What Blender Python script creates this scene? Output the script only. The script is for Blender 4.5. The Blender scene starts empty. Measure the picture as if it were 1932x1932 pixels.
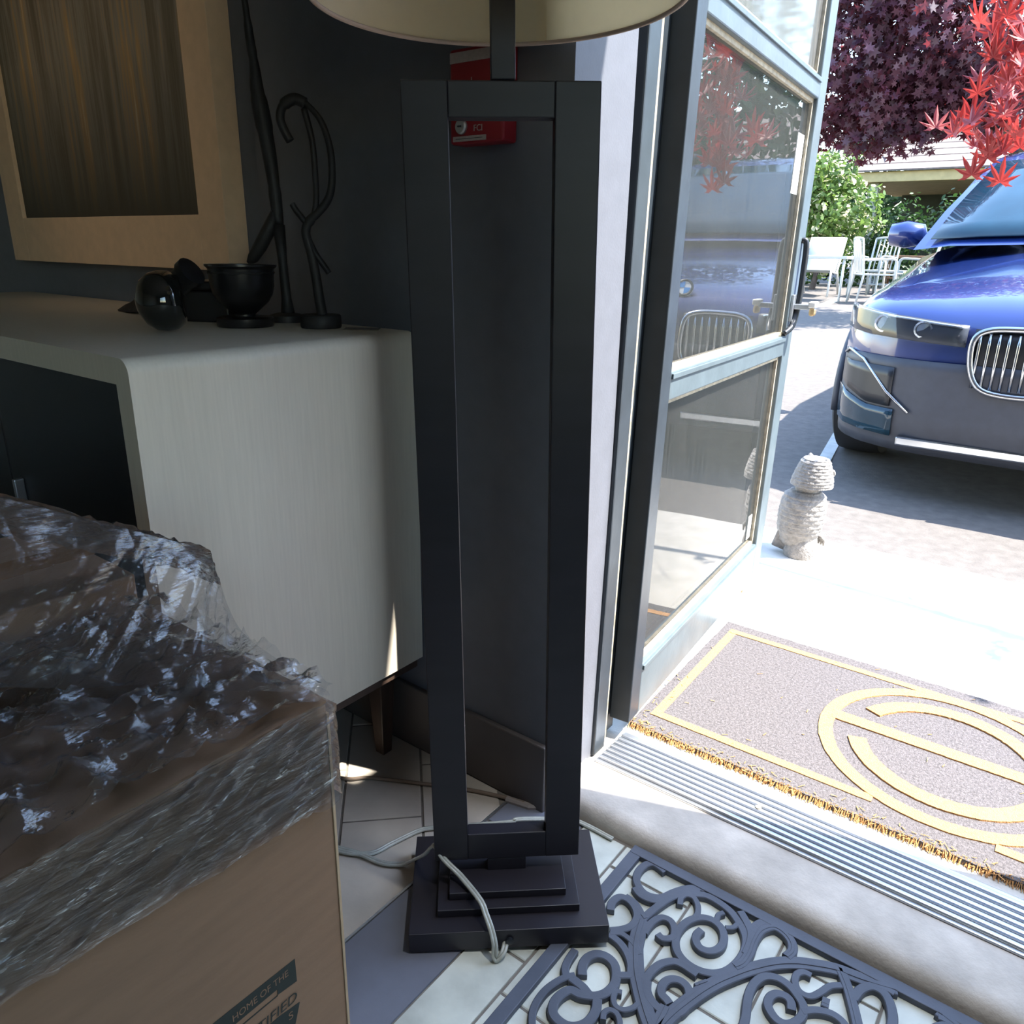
import bpy, bmesh, math, random
import numpy as np
from mathutils import Vector, Matrix, noise as mnoise

# ---------------------------------------------------------------- camera, world, sun, exposure
C = bpy.context.scene.collection
scene = bpy.context.scene
R3 = Matrix(((0.795, 0.209, -0.570), (0.607, -0.246, 0.756), (0.018, -0.947, -0.322)))   # camera axes (right, down, forward) in world
cam_d = bpy.data.cameras.new('camera'); cam = bpy.data.objects.new('camera', cam_d); C.objects.link(cam)
cam_d.sensor_width = 36; cam_d.sensor_height = 36; cam_d.lens = 36 * 1451 / 1932
cam_d.clip_start = 0.02; cam_d.clip_end = 300
VX = Vector((R3[0][0], R3[1][0], R3[2][0])).normalized()
VF = Vector((R3[0][2], R3[1][2], R3[2][2])).normalized()
VU = VX.cross(VF).normalized(); VX = VF.cross(VU).normalized()
cam.matrix_world = Matrix(((VX.x, VU.x, -VF.x, 0), (VX.y, VU.y, -VF.y, 0), (VX.z, VU.z, -VF.z, 1.0), (0, 0, 0, 1)))
scene.camera = cam

SUN_AZ = math.atan2(0.94, 0.34); SUN_EL = math.radians(60)
SUN = Vector((math.sin(SUN_AZ) * math.cos(SUN_EL), math.cos(SUN_AZ) * math.cos(SUN_EL), math.sin(SUN_EL)))
world = bpy.data.worlds.new('sky'); scene.world = world; world.use_nodes = True
wn = world.node_tree; wn.nodes.clear()
wo = wn.nodes.new('ShaderNodeOutputWorld'); wb = wn.nodes.new('ShaderNodeBackground'); ws = wn.nodes.new('ShaderNodeTexSky')
ws.sky_type = 'NISHITA'; ws.sun_disc = False; ws.sun_elevation = SUN_EL; ws.sun_rotation = SUN_AZ
ws.air_density = 1.3; ws.dust_density = 0.6; ws.ozone_density = 1.5
wb.inputs[1].default_value = 0.50
wn.links.new(ws.outputs[0], wb.inputs[0]); wn.links.new(wb.outputs[0], wo.inputs[0])
sd = bpy.data.lights.new('sun', 'SUN'); sd.energy = 9.5; sd.angle = math.radians(0.53); sd.color = (1.0, 0.95, 0.87)
so = bpy.data.objects.new('sun', sd); C.objects.link(so); so.rotation_euler = SUN.to_track_quat('Z', 'Y').to_euler()
so.location = (4, 3, 8)
vs = scene.view_settings
vs.view_transform = 'Standard'; vs.look = 'None'; vs.gamma = 1; vs.use_curve_mapping = False; vs.exposure = 1.1
scene.cycles.max_bounces = 10; scene.cycles.diffuse_bounces = 5; scene.cycles.glossy_bounces = 5
scene.cycles.transparent_max_bounces = 24; scene.cycles.sample_clamp_indirect = 6; scene.cycles.caustics_reflective = False; scene.cycles.caustics_refractive = False
scene.cycles.use_denoising = True

# ---------------------------------------------------------------- helpers
def lin(r, g, b):
    f = lambda c: (c / 12.92) if c <= 0.04045 else ((c + 0.055) / 1.055) ** 2.4
    return (f(r / 255), f(g / 255), f(b / 255))

def mat(name, col, rough=0.6, metal=0.0, vary=0.12, scale=8.0, bump=0.0, bscale=60.0, stretch=(1, 1, 1), spec=0.5, coat=0.0, col2=None, detail=4, trans=0.0):
    m = bpy.data.materials.new(name); m.use_nodes = True
    nt = m.node_tree; b = nt.nodes['Principled BSDF']
    b.inputs['Roughness'].default_value = rough; b.inputs['Metallic'].default_value = metal
    b.inputs['Specular IOR Level'].default_value = spec
    b.inputs['Coat Weight'].default_value = coat
    if trans: b.inputs['Transmission Weight'].default_value = trans
    tc = nt.nodes.new('ShaderNodeTexCoord'); mp = nt.nodes.new('ShaderNodeMapping'); mp.inputs['Scale'].default_value = stretch
    nt.links.new(tc.outputs['Object'], mp.inputs['Vector'])
    nz = nt.nodes.new('ShaderNodeTexNoise'); nz.inputs['Scale'].default_value = scale; nz.inputs['Detail'].default_value = detail
    nt.links.new(mp.outputs[0], nz.inputs['Vector'])
    rp = nt.nodes.new('ShaderNodeValToRGB')
    c2 = col2 if col2 else tuple(min(1, c * (1 + vary)) for c in col)
    c1 = col if col2 else tuple(c * (1 - vary) for c in col)
    rp.color_ramp.elements[0].position = 0.3; rp.color_ramp.elements[1].position = 0.7
    rp.color_ramp.elements[0].color = (*c1, 1); rp.color_ramp.elements[1].color = (*c2, 1)
    nt.links.new(nz.outputs['Fac'], rp.inputs['Fac']); nt.links.new(rp.outputs['Color'], b.inputs['Base Color'])
    if bump:
        n2 = nt.nodes.new('ShaderNodeTexNoise'); n2.inputs['Scale'].default_value = bscale; n2.inputs['Detail'].default_value = 5
        nt.links.new(mp.outputs[0], n2.inputs['Vector'])
        bp = nt.nodes.new('ShaderNodeBump'); bp.inputs['Strength'].default_value = bump; bp.inputs['Distance'].default_value = 0.01
        nt.links.new(n2.outputs['Fac'], bp.inputs['Height']); nt.links.new(bp.outputs[0], b.inputs['Normal'])
    return m

def glass_mat(name, tint=(0.93, 0.96, 0.95), rough=0.0, dirt=0.0, dcol=(0.7, 0.7, 0.66), gl=1.0):
    """thin clear sheet: fresnel reflection over straight-through transmission, with an optional dusty film"""
    m = bpy.data.materials.new(name); m.use_nodes = True; nt = m.node_tree; nt.nodes.clear()
    o = nt.nodes.new('ShaderNodeOutputMaterial'); t = nt.nodes.new('ShaderNodeBsdfTransparent'); t.inputs[0].default_value = (*tint, 1)
    g = nt.nodes.new('ShaderNodeBsdfGlossy'); g.inputs['Roughness'].default_value = rough; g.inputs[0].default_value = (gl, gl, gl, 1)
    f = nt.nodes.new('ShaderNodeFresnel'); f.inputs[0].default_value = 1.5
    mx = nt.nodes.new('ShaderNodeMixShader'); nt.links.new(f.outputs[0], mx.inputs[0]); nt.links.new(t.outputs[0], mx.inputs[1]); nt.links.new(g.outputs[0], mx.inputs[2])
    out = mx
    if dirt:
        d = nt.nodes.new('ShaderNodeBsdfDiffuse'); d.inputs[0].default_value = (*dcol, 1)
        tc = nt.nodes.new('ShaderNodeTexCoord'); mp = nt.nodes.new('ShaderNodeMapping'); mp.inputs['Scale'].default_value = (40, 40, 2.5)
        nz = nt.nodes.new('ShaderNodeTexNoise'); nz.inputs['Scale'].default_value = 3; nz.inputs['Detail'].default_value = 6
        nt.links.new(tc.outputs['Object'], mp.inputs[0]); nt.links.new(mp.outputs[0], nz.inputs['Vector'])
        mm = nt.nodes.new('ShaderNodeMath'); mm.operation = 'MULTIPLY'; mm.inputs[1].default_value = dirt * 2
        nt.links.new(nz.outputs['Fac'], mm.inputs[0])
        m2 = nt.nodes.new('ShaderNodeMixShader'); nt.links.new(mm.outputs[0], m2.inputs[0]); nt.links.new(mx.outputs[0], m2.inputs[1]); nt.links.new(d.outputs[0], m2.inputs[2])
        out = m2
    nt.links.new(out.outputs[0], o.inputs[0])
    return m

class MB:
    def __init__(s): s.v = []; s.f = []
    def add(s, vs_, fs):
        n = len(s.v); s.v += [tuple(p) for p in vs_]; s.f += [tuple(i + n for i in f) for f in fs]; return s
    def box(s, x0, x1, y0, y1, z0, z1, M=None):
        v = [Vector((x, y, z)) for z in (z0, z1) for x, y in ((x0, y0), (x1, y0), (x1, y1), (x0, y1))]
        if M is not None: v = [M @ p for p in v]
        return s.add(v, [(3, 2, 1, 0), (4, 5, 6, 7), (0, 1, 5, 4), (1, 2, 6, 5), (2, 3, 7, 6), (3, 0, 4, 7)])
    def prism(s, poly, z0, z1, M=None):
        n = len(poly); v = [Vector((p[0], p[1], z)) for z in (z0, z1) for p in poly]
        if M is not None: v = [M @ p for p in v]
        return s.add(v, [tuple(range(n))[::-1], tuple(range(n, 2 * n))] + [(i, (i + 1) % n, n + (i + 1) % n, n + i) for i in range(n)])
    def lathe(s, prof, n=32, M=None, cap=True):
        v = []
        for r, z in prof:
            for k in range(n):
                a = 2 * math.pi * k / n; v.append(Vector((r * math.cos(a), r * math.sin(a), z)))
        if M is not None: v = [M @ p for p in v]
        f = [(i * n + k, i * n + (k + 1) % n, (i + 1) * n + (k + 1) % n, (i + 1) * n + k) for i in range(len(prof) - 1) for k in range(n)]
        if cap: f += [tuple(range(n))[::-1], tuple(range((len(prof) - 1) * n, len(prof) * n))]
        return s.add(v, f)
    def tube(s, pts, rad, n=10, closed=False, flat=1.0):
        P = [Vector(p) for p in pts]; m = len(P); r = rad if hasattr(rad, '__len__') else [rad] * m
        v = []; up = None
        for i in range(m):
            a = P[(i - 1) % m] if (closed or i > 0) else P[i]; b = P[(i + 1) % m] if (closed or i < m - 1) else P[i]
            t = (b - a).normalized() if (b - a).length > 1e-9 else Vector((0, 0, 1))
            if up is None:
                up = Vector((0, 0, 1)) if abs(t.z) < 0.9 else Vector((1, 0, 0))
            sd_ = t.cross(up)
            if sd_.length < 1e-6: sd_ = t.orthogonal()
            sd_.normalize(); up = sd_.cross(t).normalized()
            for k in range(n):
                an = 2 * math.pi * k / n; v.append(P[i] + sd_ * math.cos(an) * r[i] + up * math.sin(an) * r[i] * flat)
        f = []
        for i in range(m if closed else m - 1):
            j = (i + 1) % m
            f += [(i * n + k, i * n + (k + 1) % n, j * n + (k + 1) % n, j * n + k) for k in range(n)]
        if not closed: f += [tuple(range(n))[::-1], tuple(range((m - 1) * n, m * n))]
        return s.add(v, f)
    def grid(s, G):
        """G: rows of points"""
        r = len(G); c = len(G[0])
        return s.add([p for row in G for p in row], [(i * c + j, i * c + j + 1, (i + 1) * c + j + 1, (i + 1) * c + j) for i in range(r - 1) for j in range(c - 1)])
    def xf(s, M): s.v = [tuple(M @ Vector(p)) for p in s.v]; return s
    def build(s, name, m, parent=None, bevel=0.0, smooth=False, seg=2, solid=0.0, sub=0, local=False):
        v = s.v
        if parent is not None and not local:
            iv = WM(parent).inverted(); v = [tuple(iv @ Vector(p)) for p in v]
        me = bpy.data.meshes.new(name); me.from_pydata(v, [], s.f); me.validate(); me.update()
        bm = bmesh.new(); bm.from_mesh(me); bmesh.ops.recalc_face_normals(bm, faces=bm.faces[:])
        if bevel: bmesh.ops.bevel(bm, geom=bm.edges[:], offset=bevel, segments=seg, profile=0.5, affect='EDGES', clamp_overlap=True)
        bm.to_mesh(me); bm.free()
        if smooth:
            me.polygons.foreach_set('use_smooth', [True] * len(me.polygons))
            if smooth == 2: me.set_sharp_from_angle(angle=math.radians(40))
        if m: me.materials.append(m)
        o = bpy.data.objects.new(name, me); C.objects.link(o)
        if solid: md = o.modifiers.new('s', 'SOLIDIFY'); md.thickness = solid; md.offset = 0
        if sub: md = o.modifiers.new('u', 'SUBSURF'); md.levels = sub; md.render_levels = sub
        if parent is not None: o.parent = parent
        return o

WMAT = {}
def WM(o):
    M = Matrix.LocRotScale(o.location, o.rotation_euler, o.scale) if o.name not in WMAT else WMAT[o.name]
    return (WM(o.parent) @ M) if (o.parent is not None and o.name not in WMAT) else M

def tag(o, label=None, cat=None, group=None, kind=None):
    if label: o['label'] = label
    if cat: o['category'] = cat
    if group: o['group'] = group
    if kind: o['kind'] = kind
    return o
def empty(name, loc=(0, 0, 0), rz=0.0, M=None):
    o = bpy.data.objects.new(name, None); C.objects.link(o); o.empty_display_size = 0.05
    if M is not None: o.matrix_world = M; WMAT[o.name] = M.copy()
    else: o.location = loc; o.rotation_euler = (0, 0, rz)
    return o
def thing(name, label, cat, loc=(0, 0, 0), rz=0.0, group=None, M=None):
    return tag(empty(name, loc, rz, M), label, cat, group)
def struct(o): o['kind'] = 'structure'; return o
def stuff(o): o['kind'] = 'stuff'; return o
def spline(P, per=8, closed=False):
    P = [Vector(p if len(p) == 3 else (p[0], p[1], 0)) for p in P]; n = len(P); out = []
    g = (lambda i: P[i % n]) if closed else (lambda i: P[max(0, min(n - 1, i))])
    for i in range(n if closed else n - 1):
        a, b, c, d = g(i - 1), g(i), g(i + 1), g(i + 2)
        for k in range(per):
            t = k / per
            out.append(0.5 * ((2 * b) + (c - a) * t + (2 * a - 5 * b + 4 * c - d) * t * t + (3 * b - a - 3 * c + d) * t ** 3))
    if not closed: out.append(P[-1])
    return out
def ribbon(mb, pts, w, z0, z1, round_=0.0):
    """flat strip of rectangular section along a planar path"""
    L = []; Rr = []; n = len(pts)
    for i in range(n):
        t = (pts[min(n - 1, i + 1)] - pts[max(0, i - 1)]); t.z = 0; t.normalize(); s_ = Vector((-t.y, t.x, 0)) * (w / 2)
        L.append(pts[i] + s_); Rr.append(pts[i] - s_)
    e = round_; v = []
    for i in range(n):
        l, r = L[i], Rr[i]; d = (r - l).normalized() * e
        v += [(l.x, l.y, z0), (l.x, l.y, z1 - e), (l.x + d.x, l.y + d.y, z1), (r.x - d.x, r.y - d.y, z1), (r.x, r.y, z1 - e), (r.x, r.y, z0)]
    k = 6; f = [(i * k + j, i * k + j + 1, (i + 1) * k + j + 1, (i + 1) * k + j) for i in range(n - 1) for j in range(k - 1)]
    f += [tuple(range(k)), tuple(range((n - 1) * k, n * k))[::-1]]
    return mb.add(v, f)
def text_mesh(txt, size, depth=0.0, align='LEFT', shear=0.0):
    cu = bpy.data.curves.new('lettering', 'FONT'); cu.body = txt; cu.size = size; cu.align_x = align; cu.shear = shear; cu.extrude = depth; cu.resolution_u = 4
    o = bpy.data.objects.new('lettering_tmp', cu); C.objects.link(o)
    dg = bpy.context.evaluated_depsgraph_get(); me = bpy.data.meshes.new_from_object(o.evaluated_get(dg))
    v = [tuple(p.co) for p in me.vertices]; f = [tuple(p.vertices) for p in me.polygons]
    C.objects.unlink(o); bpy.data.objects.remove(o); bpy.data.curves.remove(cu); bpy.data.meshes.remove(me)
    return v, f
def dup(root):
    r = root.copy(); C.objects.link(r)
    for ch in list(root.children):
        c = ch.copy(); C.objects.link(c); c.parent = r
        for g in ch.children:
            d = g.copy(); C.objects.link(d); d.parent = c
    return r
rnd = random.Random(7)
def nz3(x, y, z): return mnoise.noise(Vector((x, y, z)))
# ---------------------------------------------------------------- materials of the setting
M_wall = mat('slate wall paint', lin(104, 107, 116), 0.55, vary=0.05, scale=30, bump=0.06, bscale=260)
M_inner = mat('pale shop wall', lin(190, 188, 182), 0.8)
M_ceil = mat('ceiling paint', lin(200, 200, 198), 0.85)
M_base = mat('dark baseboard', lin(92, 86, 84), 0.5)
M_grout = mat('grout', lin(118, 112, 104), 0.9, vary=0.2, scale=40)
M_tileA = mat('warm stone tile', lin(186, 177, 164), 0.5, vary=0.16, scale=9, bump=0.05, bscale=80, detail=8)
M_tileB = mat('slate border tile', lin(112, 115, 126), 0.45, vary=0.2, scale=7, bump=0.05, bscale=70, detail=8)
M_tileC = mat('pale green stone tile', lin(200, 203, 192), 0.5, vary=0.26, scale=11, bump=0.08, bscale=60, detail=9)
M_conc = mat('sidewalk concrete', lin(196, 190, 180), 0.85, vary=0.12, scale=12, bump=0.15, bscale=200)
M_sill = mat('worn concrete sill', lin(200, 191, 180), 0.8, vary=0.22, scale=14, bump=0.12, bscale=160, detail=9)
M_asph = mat('asphalt', lin(98, 93, 89), 0.9, vary=0.16, scale=22, bump=0.3, bscale=150, detail=9)
M_alu = mat('brushed aluminium', lin(196, 200, 206), 0.35, metal=0.9, vary=0.1, scale=30, stretch=(1, 40, 40))
M_frame = mat('slate frame paint', lin(50, 58, 66), 0.4, vary=0.15, scale=20, bump=0.03)
M_door = mat('grey blue door paint', lin(92, 104, 110), 0.35, vary=0.12, scale=16, bump=0.04)
M_bead = mat('worn rubber glazing bead', lin(168, 158, 138), 0.6, vary=0.3, scale=60)
M_glass = glass_mat('door glass', dirt=0.03)
M_glass2 = glass_mat('dusty transom glass', tint=(0.86, 0.9, 0.9), rough=0.06, dirt=0.12)
M_pale = mat('strip paint', lin(126, 126, 138), 0.55, vary=0.04, scale=30, bump=0.05, bscale=260)

# ---------------------------------------------------------------- room shell
def slab(name, m, *b, bevel=0.0):
    o = MB().box(*b).build(name, m, None, bevel=bevel); return struct(o)
floor = slab('floor', M_grout, -4.0, 2.6, -3.6, 1.03, -0.08, -0.0022)
slab('ceiling', M_ceil, -4.1, 2.7, -3.7, 1.3, 2.75, 2.85)
slab('wall_back', M_wall, -4.0, -0.79, 1.0, 1.12, -0.05, 2.75)
slab('wall_return', M_wall, -0.79, -0.66, 1.0, 1.17, -0.05, 2.75)
slab('wall_left', M_inner, -4.1, -4.0, -3.6, 1.12, -0.05, 2.75)
slab('wall_rear', M_inner, -4.1, 2.7, -3.7, -3.6, -0.05, 2.75)
w = MB()
for b in ((2.6, 2.7, -3.6, 1.25, -0.05, 0.80), (2.6, 2.7, -3.6, 1.25, 2.35, 2.75), (2.6, 2.7, -3.6, -3.2, 0.80, 2.35), (2.6, 2.7, -0.75, 1.25, 0.80, 2.35)): w.box(*b)
struct(w.build('wall_right', M_inner))
w = MB()
for b in ((-0.66, 2.6, 1.02, 1.20, 2.155, 2.75), (0.36, 0.62, 1.02, 1.20, -0.05, 2.155), (0.62, 2.6, 1.02, 1.20, -0.05, 0.12), (2.5, 2.6, 1.02, 1.20, 0.12, 2.155)): w.box(*b)
struct(w.build('wall_front', M_pale))
slab('wall_sun_blocker', M_pale, 0.365, 0.62, 1.20, 1.42, -0.05, 2.52)  # unseen pier added to keep the sun off the sill and inner floor
slab('baseboard_back', M_base, -4.0, -0.66, 0.988, 1.0, -0.002, 0.142, bevel=0.003)
for nm, box, fr in (('added_window_1', (2.6, 2.7, -3.2, -0.75, 0.80, 2.35), 0), ('window_2', (0.62, 2.5, 1.06, 1.14, 0.12, 2.155), 1)):  # the side window is out of view, added to let in fill light
    x0, x1, y0, y1, z0, z1 = box
    e = struct(empty(nm, ((x0 + x1) / 2, (y0 + y1) / 2, z0)))
    f = MB(); t = 0.05
    if fr == 0:
        f.box(x0, x1, y0, y0 + t, z0, z1).box(x0, x1, y1 - t, y1, z0, z1).box(x0, x1, y0, y1, z0, z0 + t).box(x0, x1, y0, y1, z1 - t, z1).box(x0, x1, -2.0, -1.95, z0, z1)
        p = MB().box(2.645, 2.655, y0, y1, z0, z1)
    else:
        f.box(x0, x0 + t, y0, y1, z0, z1).box(x1 - t, x1, y0, y1, z0, z1).box(x0, x1, y0, y1, z0, z0 + t).box(x0, x1, y0, y1, z1 - t, z1)
        p = MB().box(x0, x1, 1.095, 1.103, z0, z1)
    f.build('window_frame', M_frame, e); p.build('pane', M_glass, e)

# floor tiles, each a part of the floor
def clip(poly, axis, lim, keep_less):
    out = []
    for i in range(len(poly)):
        a, b = poly[i], poly[(i + 1) % len(poly)]
        ia = (a[axis] <= lim) if keep_less else (a[axis] >= lim); ib = (b[axis] <= lim) if keep_less else (b[axis] >= lim)
        if ia: out.append(a)
        if ia != ib:
            t = (lim - a[axis]) / (b[axis] - a[axis]); out.append((a[0] + (b[0] - a[0]) * t, a[1] + (b[1] - a[1]) * t))
    return out
def tile(poly, m, par, top=0.0, name='tile', e=0.0012):
    cx = sum(p[0] for p in poly) / len(poly); cy = sum(p[1] for p in poly) / len(poly); n = len(poly)
    v = [(p[0], p[1], -0.012) for p in poly] + [(p[0], p[1], top - e) for p in poly]
    for p in poly:
        d = math.hypot(p[0] - cx, p[1] - cy) or 1; k = 1 - 1.6 * e / d; v.append((cx + (p[0] - cx) * k, cy + (p[1] - cy) * k, top))
    f = [tuple(range(2 * n, 3 * n))] + [(l * n + i, l * n + (i + 1) % n, (l + 1) * n + (i + 1) % n, (l + 1) * n + i) for l in range(2) for i in range(n)]
    return MB().add(v, f).build(name, m, par)
g = 0.0022; s2 = math.sqrt(0.5)
for k in range(-12, 6):
    for q in range(-9, 12):
        a0 = (0.012 + 0.21 * k) * s2; a1 = a0 + 0.21 * s2
        o0 = 0.0 if k % 2 == 0 else 0.2155
        b0 = (-1.458 + o0 + 0.431 * q) * s2; b1 = b0 + 0.431 * s2
        pl = [((a + b) * s2, (a - b) * s2) for a, b in ((a0 + g, b0 + g), (a1 - g, b0 + g), (a1 - g, b1 - g), (a0 + g, b1 - g))]
        for ax, lim, kl in ((0, -0.735, True), (1, 0.987, True), (0, -2.2, False), (1, -0.5, False)):
            pl = clip(pl, ax, lim, kl) if len(pl) > 2 else []
        if len(pl) > 2:
            A = abs(sum(pl[i][0] * pl[(i + 1) % len(pl)][1] - pl[(i + 1) % len(pl)][0] * pl[i][1] for i in range(len(pl)))) / 2
            if A > 0.0006: tile(pl, M_tileA, floor, rnd.uniform(-0.0006, 0.0006))
rows = [(-0.729, -0.583, M_tileB, 0.61, 0.30), (-0.5795, -0.497, M_tileC, 0.61, 0.10)] + [(-0.493 + 0.146 * i, -0.351 + 0.146 * i, M_tileC, 0.3045, 0.65 if i % 2 == 0 else 0.803) for i in range(8)]
for x0, x1, m, L, off in rows:
    y = off - 6 * L
    while y < 1.013:
        ya, yb = y + g, min(y + L - g, 1.012)
        if yb - ya > 0.02 and yb > -0.6: tile([(x0, ya), (x1, ya), (x1, yb), (x0, yb)], m, floor, rnd.uniform(-0.0006, 0.0006))
        y += L
t3 = MB().box(-0.7345, -0.7305, -0.6, 0.985, -0.01, 0.0012).build('edge_trim', M_alu, floor)

# doorway: sill, threshold, jamb, glazed leaf
P = [(1.020, -0.05), (1.022, 0.012), (1.027, 0.024), (1.036, 0.031), (1.05, 0.034), (1.139, 0.036), (1.139, -0.05)]
sl = MB(); n = len(P)
us = [-0.66 + 0.055 * i for i in range(22)]
sl.add([(u, p[0] + (0.003 * nz3(u * 9, p[1] * 30, 0) if 0 < i < 4 else 0), p[1]) for u in us for i, p in enumerate(P)],
       [(i * n + j, i * n + (j + 1) % n, (i + 1) * n + (j + 1) % n, (i + 1) * n + j) for i in range(21) for j in range(n)] + [tuple(range(n)), tuple(range(21 * n, 22 * n))[::-1]])
struct(sl.build('trim_1', M_sill, None, smooth=2))
th = struct(MB().box(-0.64, 0.46, 1.140, 1.262, 0.0, 0.041).build('trim_2', M_alu, None, bevel=0.002))
for i in range(7): MB().box(-0.638, 0.458, 1.148 + 0.0152 * i, 1.156 + 0.0152 * i, 0.0405, 0.0465).build('ridge', M_alu, th, bevel=0.0016)
for u_ in (-0.33, 0.2): MB().lathe([(0.006, 0.045), (0.0055, 0.0485), (0.003, 0.0495)], 12, Matrix.Translation((u_, 1.2, 0))).build('screw', M_bead, th, smooth=2)

def SH(k): return lambda p: Vector((p[0], p[1] + k * p[2], p[2]))
def shear(mb, k): mb.v = [tuple(SH(k)(p)) for p in mb.v]; return mb
jm = struct(empty('trim_3', (-0.66, 1.18, 0.03)))
shear(MB().box(-0.70, -0.652, 1.155, 1.196, 0.034, 2.14), 0.025).build('jamb_face', M_frame, jm, bevel=0.003)
shear(MB().box(-0.68, -0.655, 1.1965, 1.2035, 0.05, 2.14), 0.027).build('weather_strip', M_bead, jm)
shear(MB().box(-0.76, -0.6725, 1.19, 1.264, 0.04, 2.14), 0.03).build('jamb_channel', M_frame, jm, bevel=0.002)
MB().box(-0.66, 0.40, 1.18, 1.24, 2.10, 2.155).build('head_frame', M_frame, jm)
MB().box(0.33, 0.365, 1.17, 1.24, 0.03, 2.14).build('jamb_face', M_frame, jm)

HX, HY = -0.650, 1.275
DA = math.radians(5.0); dv = Vector((-math.sin(DA), math.cos(DA), 0)); dn_ = Vector((math.cos(DA), math.sin(DA), 0))
DM = Matrix(((dv.x, dn_.x, 0.043 * dv.x, HX), (dv.y, dn_.y, 0.043 * dv.y, HY), (0, 0, 1, 0), (0, 0, 0, 1)))
def dbox(*b): return MB().box(*b).xf(DM)
door = struct(empty('door_1', (HX, HY, 0.06)))
DW = 0.93; T = 0.022
dbox(-0.035, 0.012, -T, T, 0.075, 2.08).build('stile', M_frame, door, bevel=0.002)
dbox(DW - 0.075, DW, -T, T, 0.075, 2.08).build('stile', M_door, door, bevel=0.003)
for z0, z1 in ((0.075, 0.19), (0.738, 0.792), (1.375, 1.425), (2.0, 2.08)):
    r_ = dbox(0.012, DW - 0.075, -T, T, z0, z1).build('rail', M_door, door, bevel=0.003)
    dbox(0.014, DW - 0.077, T - 0.004, T + 0.004, z1 - 0.014, z1 - 0.004).build('rail_bead', M_door, r_, bevel=0.001)
for i, (z0, z1, m) in enumerate(((0.19, 0.738, M_glass), (0.792, 1.375, M_glass), (1.425, 2.0, M_glass2))):
    p = dbox(0.012, DW - 0.075, -0.003, 0.003, z0, z1).build('pane', m, door)
    if i == 2: tag(p, 'dusty upper pane')
    e = 0.010; gb = MB()
    for b in ((0.012, 0.012 + e, z0, z1), (DW - 0.075 - e, DW - 0.075, z0, z1), (0.012, DW - 0.075, z0, z0 + e), (0.012, DW - 0.075, z1 - e, z1)): gb.box(b[0], b[1], 0.0035, 0.011, b[2], b[3])
    gb.xf(DM).build('glazing_bead', M_bead, door)
M_white = mat('white sticker', lin(236, 236, 232), 0.5, vary=0.02)
M_brass = mat('worn brass', lin(214, 186, 140), 0.35, metal=0.8)
M_black = mat('black enamel', lin(30, 34, 40), 0.35)
dbox(0.775, 0.838, 0.0032, 0.0042, 1.15, 1.29).build('sticker', M_white, door)
dbox(0.80, 0.835, 0.0032, 0.0042, 0.215, 0.285).build('sticker', M_white, door, bevel=0.0004)
hb = MB().tube([DM @ Vector(p) for p in spline([(0.895, 0.022, 1.04), (0.897, 0.034, 1.03), (0.897, 0.036, 0.95), (0.892, 0.036, 0.87), (0.865, 0.034, 0.82), (0.83, 0.023, 0.80)], 6)], 0.008, 10).build('pull_handle', M_black, door, smooth=True)
bolt = dbox(0.86, 0.905, 0.022, 0.030, 0.83, 0.90).build('deadbolt', M_alu, door, bevel=0.002)
dbox(0.872, 0.892, 0.03, 0.085, 0.862, 0.876).build('bolt_shaft', M_alu, bolt, bevel=0.002)
dbox(0.862, 0.902, 0.068, 0.088, 0.868, 0.884).build('thumb_turn', M_white, bolt, bevel=0.003)
dbox(0.868, 0.896, 0.070, 0.086, 0.846, 0.868).build('thumb_knob', M_brass, bolt, bevel=0.006)

# ---------------------------------------------------------------- outside ground
sw = MB(); nU = 70
ed = [(-6 + 0.16 * i, 2.765 + 0.012 * nz3(i * 0.9, 0, 0)) for i in range(nU)]
sw.prism([(-6, 1.13), (6, 1.13)] + [(6, 2.76)] + ed[::-1][::1], -0.15, 0.030)
struct(sw.build('trim_4', M_conc))['label'] = 'sunlit concrete walk outside the door'
def az(v): return 0.034 * (v - 3.0) - 0.002 if v > 3.0 else -0.002
ap = MB().grid([[(u_, v_, az(v_)) for u_ in (-30, -12, -6, 0, 6, 14, 30)] for v_ in (2.6, 3.0, 6, 10, 16, 24, 40)])
struct(ap.build('ground', M_asph))
M_line = mat('worn white road paint', lin(196, 196, 192), 0.8, vary=0.12, scale=25)
def painted(name, pts, lab):
    o = MB().prism([(p[0], p[1]) for p in pts], 0, 0.004); o.v = [(p[0], p[1], az(p[1]) + p[2]) for p in o.v]
    return tag(o.build(name, M_line), lab, 'road marking')
painted('painted_line', [(-0.86, 2.83), (-0.80, 2.83), (-1.07, 4.5), (-1.20, 5.6), (-1.27, 5.6), (-1.13, 4.5)], 'white bay line painted on asphalt in the shadow beside the blue car')
painted('painted_line', [(-3.56, 12.2), (-3.42, 12.2), (-3.54, 13.6), (-3.70, 13.6)], 'far sunlit white bay line painted on asphalt beside the patio furniture')
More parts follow.
